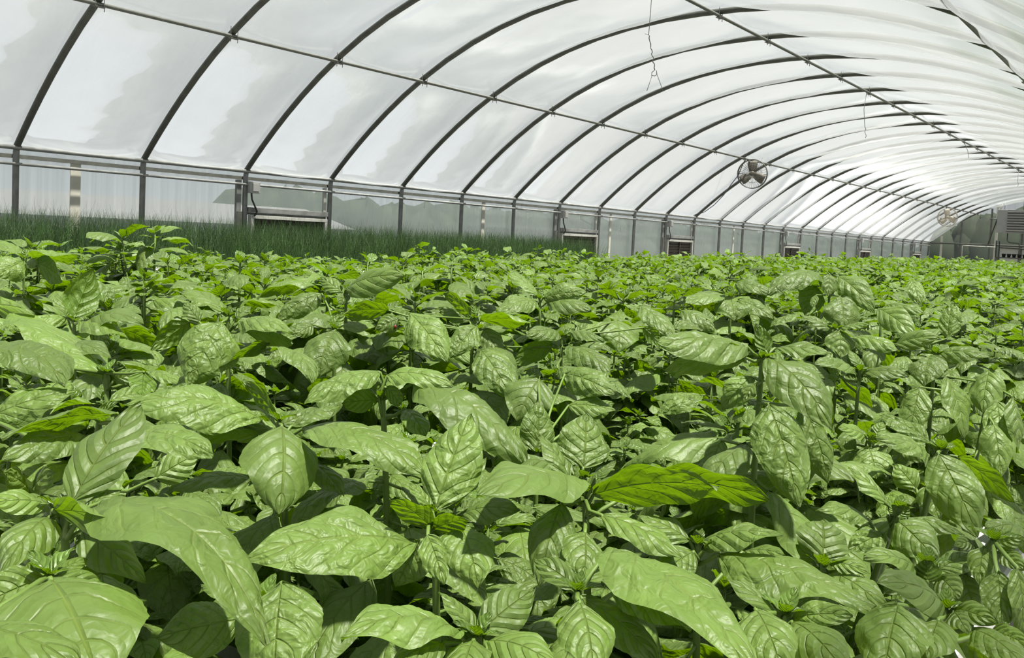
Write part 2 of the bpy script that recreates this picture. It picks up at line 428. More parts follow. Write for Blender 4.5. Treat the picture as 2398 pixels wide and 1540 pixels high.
bar('black_pipe', (-6.22, ye-0.20, 0.0), (-6.24, ye-0.20, 2.12), 0.018, 'black', 'black upright pipe right of the one against the white post', 'pipe', 'black upright pipes')
bar('shelf_rail', (-6.24, ye-0.06, 1.89), (-4.6, ye-0.06, 1.86), 0.025, 'hoop', 'dark rail on the far end wall under the heater', 'rail')
# heater
hx0, hx1, hz0, hz1 = -6.26, -4.95, 2.42, 3.25
ho = (-5.6, ye-0.5, hz0)
h = empty('unit_heater', ho, 'grey hanging heater with dark louvers high on the far end wall', 'heater')
m = MB(); m.box((hx0, ye-0.85, hz0), (hx1, ye-0.20, hz1)); m.build('cabinet', 'cabinet', h, False, origin=ho, bevel=0.01)
m = MB(); m.box((-5.93, ye-0.861, 2.45), (hx1-0.05, ye-0.851, 3.215)); m.build('louver_opening', 'black', h, False, origin=ho)
for i in range(8):
    zc = 2.50+i*0.095
    m = MB(); m.obox((-5.465, ye-0.875, zc), ((1, 0, 0), (0, 0.6, -0.8), (0, 0.8, 0.6)), (0.46, 0.035, 0.003)); m.build('louver', 'cabinet', h, False, origin=ho)
m = MB(); m.tube([(-6.1, ye-0.5, hz1), (-6.1, ye-0.5, arch_z(-6.1)-0.02)], 0.008, 6); m.build('hanger_rod', 'galv', h, True, origin=ho)
m = MB(); m.tube([(-5.1, ye-0.5, hz1), (-5.1, ye-0.5, arch_z(-5.1)-0.02)], 0.008, 6); m.build('hanger_rod', 'galv', h, True, origin=ho)
m = MB(); m.tube([(-5.98, ye-0.3, 2.41), (-5.98, ye-0.3, 2.15), (-5.9, ye-0.3, 2.08), (-5.62, ye-0.3, 2.06), (-5.57, ye-0.3, 1.98), (-5.58, ye-0.3, 0.02)], 0.02, 8)
tag(m.build('gas_pipe', 'galv', None, True, origin=(-5.98, ye-0.3, 2.41)), 'thin grey pipe looping down the far end wall from the heater', 'pipe')
# bench with pots
bo = (-5.3, ye-0.5, 0)
b = empty('potting_bench', bo, 'grey bench against the far end wall under the heater', 'bench')
m = MB(); m.box((-6.24, ye-0.85, 1.50), (-4.4, ye-0.30, 1.54)); m.build('top', 'hoop', b, False, origin=bo)
for lx in (-6.2, -4.44):
    for ly in (ye-0.82, ye-0.33):
        m = MB(); m.box((lx-0.02, ly-0.02, 0), (lx+0.02, ly+0.02, 1.5)); m.build('leg', 'galv', b, False, origin=bo)
m = MB(); m.box((-6.24, ye+0.045, 0.9), (-4.4, ye+0.055, 1.93)); tag(m.build('backing_board', 'alu', None, False, origin=(-5.3, ye+0.05, 0.9)), 'pale board on the far end wall behind the potting bench', 'board')
for i in range(8):
    x = -6.0+i*0.165
    m = MB(); m.lathe((x, ye-0.6, 1.541), (0, 0, 1), [(0, .05), (.10, .068), (.105, .074), (.125, .074)], 12)
    tag(m.build('plant_pot', 'pot', None, True, origin=(x, ye-0.6, 1.541)), 'small dark pot in the row on the bench at the far end wall', 'pot', 'dark pots on the far bench')

# ------------------------------------------------------------------ circulation fans
def fan(c, face, r, spin, pale, label, droop=0.0):
    c = np.array(c, float); a = np.array(face, float); a /= np.linalg.norm(a)
    zx = np.array([0, 0, 1.0]); x = np.cross(zx, a); x /= np.linalg.norm(x); y = np.cross(a, x)
    mb_ = 'beige' if pale else 'blade'; mg = 'beige' if pale else 'galv'
    root = empty('circulation_fan', c, label, 'fan', 'round fans hanging from the roof')
    ring = lambda rad, h: [c+a*h+rad*(math.cos(2*PI*k/40)*x+math.sin(2*PI*k/40)*y) for k in range(41)]
    m = MB()
    for rad, h in ((r, -0.06), (r, 0.05)): m.tube(ring(rad, h), r*0.030, 8, False)
    for k in range(40): m.tube([ring(r, -0.06)[k], ring(r, 0.05)[k]], 0.0025, 4)
    m.build('guard_ring', mg, root, True, origin=c)
    m = MB()
    for side, h in ((1, 0.085), (-1, -0.10)):
        for k in range(36):
            q = 2*PI*k/36
            d = math.cos(q)*x+math.sin(q)*y
            m.tube([c+d*r+a*(0.05 if side > 0 else -0.06), c+d*r*0.62+a*h, c+d*r*0.16+a*h], 0.0022, 4)
        m.tube([c+a*h+r*0.62*(math.cos(2*PI*k/32)*x+math.sin(2*PI*k/32)*y) for k in range(33)], 0.0022, 4, False)
    m.build('guard_wires', mg, root, True, origin=c)
    for b in range(3):
        q = spin+2*PI*b/3
        d = math.cos(q)*x+math.sin(q)*y; t = np.cross(a, d)
        V = []; F = []
        n = 7
        for i in range(n):
            f_ = i/(n-1); rr = r*(0.17+0.72*f_); hw = r*(0.23+0.11*min(1, f_*1.6)) * (1 if f_ < 0.95 else 0.9)
            tw = 0.32-0.15*f_
            for sgn in (-1, -0.33, 0.33, 1):
                V.append(c+d*rr+t*hw*sgn*math.cos(tw)+a*(hw*sgn*math.sin(tw)-0.02*sgn*sgn))
        V2 = [v-a*0.004 for v in V]
        for i in range(n-1):
            for j in range(3):
                p = i*4+j; F.append((p, p+1, p+5, p+4)); F.append((p+n*4, p+4+n*4, p+5+n*4, p+1+n*4))
        edge = [i*4 for i in range(n)]+[(n-1)*4+1, (n-1)*4+2]+[i*4+3 for i in range(n-1, -1, -1)]+[2, 1]
        for i in range(len(edge)):
            p, q2 = edge[i], edge[(i+1) % len(edge)]; F.append((p, q2, q2+n*4, p+n*4))
        m = MB(); m.add(V+V2, F); m.build('blade', mb_, root, True, origin=c)
    m = MB(); m.lathe(c-a*0.02, a, [(-0.02, .03), (0, r*0.2), (0.03, r*0.2), (0.035, r*0.1)], 14); m.build('hub', mb_, root, True, origin=c)
    m = MB(); m.lathe(c-a*0.03, -a, [(0, r*0.22), (0.12, r*0.24), (0.15, r*0.16)], 14); m.build('motor', mb_, root, True, origin=c)
    m = MB(); m.tube([c+x*r-a*0.03, c+x*r*0.2-a*0.09, c-x*r*0.2-a*0.09, c-x*r-a*0.03], 0.008, 6); m.build('motor_bar', mg, root, True, origin=c)
    return root, c, a, x, y
c1 = at_plane(1762, 407, (1, 0, 0), -7.02)
f1, *_ = fan(c1, (0.30, -0.95, -0.04), 0.275, PI/2+0.05, False, 'dusty grey round fan hanging from the left roof pipe in the middle of the house')
c2 = at_plane(2219, 509, (1, 0, 0), -7.0)
f2, *_ = fan(c2, (0.42, -0.90, -0.05), 0.30, PI/2+0.15, True, 'small cream round fan hanging from the left roof pipe near the far end wall')
def wire(pts, r, label, cat='wire', grp=None, mat='wire', name='hanging_wire', seg=1):
    m = MB(); m.tube(pts, r, 6)
    return tag(m.build(name, mat, None, True, origin=pts[0]), label, cat, grp)
zp = arch_z(PX[0])-0.05
m = MB(); m.tube([(PX[0], c1[1]+0.05, zp+0.015), (PX[0]+0.015, c1[1]+0.07, zp-0.03), c1+np.array([-0.045, -0.01, 0.268])], 0.005, 6); m.build('hanger_strap', 'black', f1, True, origin=c1)
hk = at_plane(1787, 346, (0, 1, 0), Y0+STEP*11)
m = MB(); m.tube([hk, c1+np.array([0.185, 0.02, 0.20])], 0.0035, 6); m.build('hanger_wire', 'wire', f1, True, origin=c1)
m = MB(); m.tube([(PX[0], c2[1]+0.02, zp+0.015), c2+np.array([-0.05, 0.0, 0.295])], 0.016, 6); m.build('hanger_strap', 'black', f2, True, origin=c2)
# power cord of the first fan: sags from the pipe to the side wall
ca = np.array([PX[0]-0.01, Y0+STEP*10+0.12, zp+0.01]); cz = at_plane(1650, 500, (1, 0, 0), XW+0.12)
pts = [at_plane(u, v, (1, 0, 0), x) for u, v, x in ((1747, 370, -7.09), (1738, 388, -7.13), (1729, 410, -7.25), (1712, 432, -7.45), (1695, 456, -7.75), (1672, 480, -8.15), (1650, 496, -8.45), (1624, 504, -8.6))]
m = MB(); m.tube(pts, 0.008, 6); m.build('power_cord', 'black', f1, True, origin=c1)

# ------------------------------------------------------------------ loose wires under the roof
zr = arch_z(PX[1])-0.05
def twist(p, q, r, n=18, am=0.006):
    p = np.array(p, float); q = np.array(q, float)
    return [p+(q-p)*i/n+np.array([am*math.sin(i*1.7), am*math.cos(i*2.1), 0]) for i in range(n+1)]
root = empty('wire_hanger', (-4.09, 6.80, zr), 'twisted steel wire with a loop and two loose ends hanging under the near roof', 'wire hanger', 'loose wires under the roof')
o = np.array([-4.09, 6.80, zr])
def part(pts, r, nm): m = MB(); m.tube(pts, r, 6); m.build(nm, 'wire', root, True, origin=o)
part([o+[0, 0, 0.03], (-4.095, 6.80, 3.6), (-4.11, 6.81, 3.28)], 0.003, 'upper_wire')
part(twist((-4.11, 6.81, 3.29), (-4.09, 6.92, 2.99), 0.003), 0.0048, 'twisted_wire')
part([(-4.09, 6.92, 2.99), (-4.115, 6.91, 2.965), (-4.115, 6.91, 2.94), (-4.09, 6.925, 2.935), (-4.075, 6.935, 2.95), (-4.08, 6.93, 2.985)], 0.0035, 'loop')
part([(-4.11, 6.91, 2.94), (-4.15, 6.90, 2.80)], 0.0025, 'loose_end')
part([(-4.08, 6.93, 2.965), (-4.02, 6.97, 2.80)], 0.0025, 'loose_end')
part([(-4.11, 6.81, 3.285), (-4.145, 6.80, 3.295)], 0.0022, 'loose_end')
wire([(-4.09, 12.91, zr), (-4.11, 12.90, 3.5), (-4.095, 12.95, 3.25)]+twist((-4.095, 12.96, 3.24), (-4.09, 13.01, 3.10), 0, 6, 0.012), 0.0042, 'thin wire hanging from the top roof pipe right of the near fan', 'wire', 'loose wires under the roof')
wire([(-4.09, 19.07, zr), (-4.06, 19.2, 3.66), (-4.08, 19.5, 3.58), (-4.09, 19.65, 3.48)], 0.005, 'curled wire hanging from the top roof pipe, second of the far ones', 'wire', 'loose wires under the roof')
wire([(-4.09, 25.30, zr), (-4.09, 25.30, 3.45), (-4.07, 25.32, 3.38), (-4.09, 25.34, 3.33)], 0.005, 'short hooked wire hanging from the top roof pipe close to the right edge', 'wire', 'loose wires under the roof')

# ------------------------------------------------------------------ light and sky
def setup_world():
    w = bpy.data.worlds.new('sky'); S.world = w; w.use_nodes = True
    nt = w.node_tree; nt.nodes.clear()
    tc = N(nt, 'ShaderNodeTexCoord')
    sp = N(nt, 'ShaderNodeSeparateXYZ'); L(nt, tc.outputs['Generated'], sp.inputs[0])
    mp = N(nt, 'ShaderNodeMapping'); mp.inputs['Scale'].default_value = (1.0, 1.0, 2.2); mp.inputs['Location'].default_value = (0.3, 0.1, 0.0)
    L(nt, tc.outputs['Generated'], mp.inputs[0])
    n1 = N(nt, 'ShaderNodeTexNoise', Scale=2.4, Detail=2.0, Roughness=0.40); L(nt, mp.outputs[0], n1.inputs['Vector'])
    sky = ramp(nt, sp.outputs[2], [(0.0, (1.45, 1.47, 1.48)), (0.10, (1.02, 1.06, 1.09)), (0.30, (0.60, 0.69, 0.76)), (0.5, (0.42, 0.54, 0.65)), (1.0, (0.42, 0.55, 0.66))])
    cl = ramp(nt, n1.outputs[0], [(0.30, (0, 0, 0)), (0.72, (1, 1, 1))])
    cl = math_n(nt, 'MULTIPLY', cl, math_n(nt, 'MULTIPLY_ADD', sp.outputs[2], 6.0, -0.2, clamp=True), clamp=True)
    col = mixc(nt, cl, sky, (0.90, 0.91, 0.92))
    # thin haze: the sky is brighter towards the sun
    dp = N(nt, 'ShaderNodeVectorMath'); dp.operation = 'DOT_PRODUCT'; L(nt, tc.outputs['Generated'], dp.inputs[0]); dp.inputs[1].default_value = SUNDIR
    hz = ramp(nt, dp.outputs['Value'], [(0.0, (0.84, 0.85, 0.87)), (0.45, (0.88, 0.89, 0.90)), (1.0, (1.15, 1.16, 1.15))])
    col = mixc(nt, 1.0, col, hz, 'MULTIPLY')
    bg = N(nt, 'ShaderNodeBackground', Strength=WORLD); L(nt, col, bg.inputs[0])
    o = nt.nodes.new('ShaderNodeOutputWorld'); L(nt, bg.outputs[0], o.inputs[0])
SUNDIR = Vector((0.27, -0.02, 0.96)).normalized()
WORLD, SUN = 0.83, 22.0
setup_world()
sl = bpy.data.lights.new('sun', 'SUN'); so = bpy.data.objects.new('sun', sl); COL.objects.link(so)
sl.energy = SUN; sl.angle = math.radians(2.0); sl.color = (1.0, 0.955, 0.87)
so.rotation_euler = SUNDIR.to_track_quat('Z', 'Y').to_euler(); so.location = (4, -2, 12)
S.view_settings.view_transform = 'Standard'; S.view_settings.look = 'None'; S.view_settings.gamma = 1.0
S.view_settings.use_curve_mapping = False; S.view_settings.exposure = 0.0
S.cycles.max_bounces = 10; S.cycles.transparent_max_bounces = 12; S.cycles.diffuse_bounces = 5; S.cycles.glossy_bounces = 2
S.cycles.sample_clamp_indirect = 6.0; S.cycles.caustics_reflective = False; S.cycles.caustics_refractive = False

# ------------------------------------------------------------------ leaves and plants
class LM:
    """collects leaf blades (grids) into one mesh with UV (across, along) and a tone per leaf"""
    def __init__(s): s.V = []; s.F = []; s.UV = []; s.T = []; s.n = 0
    def grid(s, P, uv, tone):
        nu, nv = P.shape[0], P.shape[1]
        idx = s.n+np.arange(nu*nv).reshape(nu, nv)
        q = np.stack([idx[:-1, :-1], idx[:-1, 1:], idx[1:, 1:], idx[1:, :-1]], -1).reshape(-1, 4)
        s.V.append(P.reshape(-1, 3)); s.F.append(q); s.UV.append(uv.reshape(-1, 2)); s.T.append(np.full(nu*nv, tone)); s.n += nu*nv
    def merge(s, other_v, o):
        s.V.append(other_v); s.F.append(o[1]+s.n); s.UV.append(o[2]); s.T.append(o[3]); s.n += len(other_v)
    def arrays(s):
        return np.concatenate(s.V), np.concatenate(s.F), np.concatenate(s.UV), np.concatenate(s.T)
    def mesh(s, name, mat, arr=None):
        V, F, UV, T = arr if arr is not None else s.arrays()
        me = bpy.data.meshes.new(name)
        me.vertices.add(len(V)); me.vertices.foreach_set('co', V.astype(np.float32).ravel())
        me.loops.add(F.size); me.loops.foreach_set('vertex_index', F.astype(np.int32).ravel())
        me.polygons.add(len(F)); me.polygons.foreach_set('loop_start', np.arange(0, F.size, 4, dtype=np.int32))
        me.polygons.foreach_set('use_smooth', np.ones(len(F), dtype=bool))
        uvl = me.uv_layers.new(name='UVMap'); uvl.data.foreach_set('uv', UV[F.ravel()].astype(np.float32).ravel())
        a = me.attributes.new('tone', 'FLOAT', 'POINT'); a.data.foreach_set('value', T.astype(np.float32))
        me.update(calc_edges=True); me.materials.append(MATS[mat])
        return me

def unit(v): v = np.asarray(v, float); return v/(np.linalg.norm(v)+1e-12)

def blade(P0, fwd, nrm, Ln, W, arch, cup, fold, nu, nv, rng, quilt=0.05, sym=False, twist=0.0, peak=0.42, wav=1.0):
    """one leaf blade. fwd: direction of the midrib at the base (or the chord if sym), nrm: upper side"""
    fwd = unit(fwd); nrm = np.asarray(nrm, float); nrm = unit(nrm-fwd*nrm.dot(fwd)); sd = np.cross(fwd, nrm)
    t = np.linspace(0, 1, nu+1)
    ang = (arch*(0.5-t)) if sym else (-arch*t)
    dt = 1.0/nu
    am = (ang[:-1]+ang[1:])/2
    y = np.concatenate([[0], np.cumsum(np.cos(am))*dt]); z = np.concatenate([[0], np.cumsum(np.sin(am))*dt])
    if sym:
        c = math.hypot(y[-1], z[-1]); k = 1.0/c; y, z = y*k, z*k
        # turn so that base and tip lie on the chord
        a0 = math.atan2(z[-1], y[-1]); y, z = y*math.cos(a0)+z*math.sin(a0), -y*math.sin(a0)+z*math.cos(a0)
    y = y*Ln; z = z*Ln
    p = peak/(1-peak)
    sh = np.power(np.clip(t, 0, 1), 1.12*p)*np.power(np.clip(1-t, 0, 1), 1.12); sh = sh/sh.max()
    sh = np.power(sh, 0.84)
    if nu >= 12:
        sh = sh*(1+0.035*np.abs(((t*11) % 1.0)-0.0)*(t > 0.15))
    w = np.maximum(W*0.5*sh, W*0.012)
    s = np.linspace(-1, 1, nv+1)
    T, Sg = np.meshgrid(t, s, indexing='ij')
    Wg = w[:, None]*np.ones_like(Sg)
    ab = np.abs(Sg)
    ph1, ph2, ph3 = rng.uniform(0, 6.28), rng.uniform(0, 6.28), rng.uniform(0, 6.28)
    h = -cup*Wg*ab**2.0 + fold*Wg*ab
    h = h+wav*W*0.05*np.sin(2*PI*2.2*T+ph1+Sg)*ab**2 + wav*W*0.07*np.sin(2*PI*1.1*T+ph2)*Sg*ab
    if nu >= 9:
        vein = np.abs(((T-0.34*ab**1.25)*5.0+ph1+0.12*np.sin(5*T+ph2+2*Sg)) % 1.0-0.5)*2      # 1 on a vein
        h = h+quilt*W*(1-vein**2)*(1-ab**3)*np.clip(ab*5, 0, 1)*np.sin(PI*np.clip(T*1.05, 0, 1))
        h = h+quilt*0.5*W*np.sin(11*T+4*Sg+ph3)*np.sin(8*Sg+ph1+5*T)*np.clip(ab*4, 0, 1)
    # normal of the midrib plane bends with it
    aa = np.gradient(y), np.gradient(z); nl = np.hypot(*aa)+1e-12
    ty, tz = aa[0]/nl, aa[1]/nl
    tw = twist*(T-0.3)
    X = Sg*Wg*np.cos(tw); H = h+Sg*Wg*np.sin(tw)
    Y = y[:, None]-tz[:, None]*H; Z = z[:, None]+ty[:, None]*H
    # edges of cupped leaves draw together
    X = X*(1-0.18*abs(cup)*ab-0.12*abs(fold)*ab)
    P = np.asarray(P0, float)+X[..., None]*sd+Y[..., None]*fwd+Z[..., None]*nrm
    uv = np.stack([Sg*0.5+0.5, T], -1)
    return P, uv

def basil(seed, H, lod, stems=3):
    """basil plant standing at the origin: returns (leaf arrays, shoot arrays, stem builder)"""
    rng = random.Random(seed); lm, sms, st = LM(), [], MB()
    nu, nv = ((14, 8), (8, 4), (4, 2))[lod]
    for b in range(stems):
        sm = LM(); sms.append(sm)
        az = rng.uniform(0, 2*PI) if b else rng.uniform(0, 2*PI)
        lean = 0.0 if b == 0 else rng.uniform(0.055, 0.10)
        hh = H*(1.0 if b == 0 else rng.uniform(0.80, 0.97))
        tip = np.array([math.cos(az)*lean, math.sin(az)*lean, hh]); base = np.array([0, 0, 0.0])
        if b: base = np.array([math.cos(az)*0.008, math.sin(az)*0.008, H*0.18])
        mid = base*0.45+tip*0.55+np.array([math.cos(az), math.sin(az), 0])*lean*0.25
        def on(f): return (1-f)**2*base+2*f*(1-f)*mid+f*f*tip
        if lod < 2: st.tube([on(i/6) for i in range(7)], [0.0040-0.0018*i/6 for i in range(7)], 6)
        up = unit(tip-mid)
        phi = rng.uniform(0, PI)
        # (distance below the tip, blade length, elevation, arch)
        nodes = [(0.000, 0.022, 1.05, 0.5), (0.004, 0.036, 0.75, 0.7), (0.012, 0.062, 0.42, 0.9), (0.030, 0.092, 0.15, 1.1),
                 (0.060, 0.110, -0.05, 1.2), (0.095, 0.112, -0.2, 1.2), (0.135, 0.110, -0.3, 1.1), (0.185, 0.10, -0.3, 1.1), (0.24, 0.09, -0.2, 1.1)]
        if lod == 2: nodes = nodes[1:7]
        for i, (dn, Lb, el, ar) in enumerate(nodes):
            f = max(0.12, 1-dn/max(hh-base[2], 0.05)); p = on(f)
            for k in range(2):
                a = phi+PI*k+rng.gauss(0, 0.22)
                e = el+rng.gauss(0, 0.30)
                d = np.array([math.cos(a)*math.cos(e), math.sin(a)*math.cos(e), math.sin(e)])
                n = np.array([-math.cos(a)*math.sin(e), -math.sin(a)*math.sin(e), math.cos(e)])
                sdv = np.cross(d, n); n = unit(n+sdv*rng.gauss(0, 0.30))
                Lc = Lb*rng.uniform(0.82, 1.16)*((1.1, 1.2, 1.3)[lod] if i > 2 else 1.0); Wd = Lc*rng.uniform(0.48, 0.62)
                pl = Lc*(0.06 if i < 2 else 0.20)
                q = p+d*pl
                if lod < 2 and i >= 2: st.tube([p, p+d*pl*0.6+np.array([0, 0, 0.002]), q+d*0.004], 0.0013, 4)
                small = i < 3
                g = blade(q, d, n, Lc, Wd, ar*rng.uniform(0.7, 1.2), rng.uniform(0.25, 0.55) if not small else rng.uniform(-0.1, 0.3), rng.uniform(0.0, 0.14) if not small else rng.uniform(0.15, 0.5),
                          nu if not small else max(4, nu//2), nv if not small else max(2, nv//2), rng, rng.uniform(0.02, 0.06), twist=rng.gauss(0, 0.35))
                (sm if (small and i < 2) else lm).grid(g[0], g[1], rng.random())
            phi += PI/2+rng.gauss(0, 0.12)
            if lod < 2 and 3 <= i <= 5 and rng.random() < 0.7:       # little side shoots in the leaf joints
                for k in range(2):
                    a = phi+PI*k+rng.gauss(0, 0.3); d = unit((math.cos(a)*0.6, math.sin(a)*0.6, 0.8))
                    for r_ in range(2):
                        a2 = a+rng.uniform(-1.2, 1.2); dd = unit((math.cos(a2)*0.8, math.sin(a2)*0.8, 0.5))
                        n2 = unit(np.array([0, 0, 1.0])-dd*dd[2]); Lc = rng.uniform(0.025, 0.045)
                        g = blade(p+d*0.015, dd, n2, Lc, Lc*0.55, 0.9, 0.3, 0.2, max(4, nu//2), max(2, nv//2), rng, 0.06)
                        lm.grid(g[0], g[1], rng.random())
    return lm, sms, st

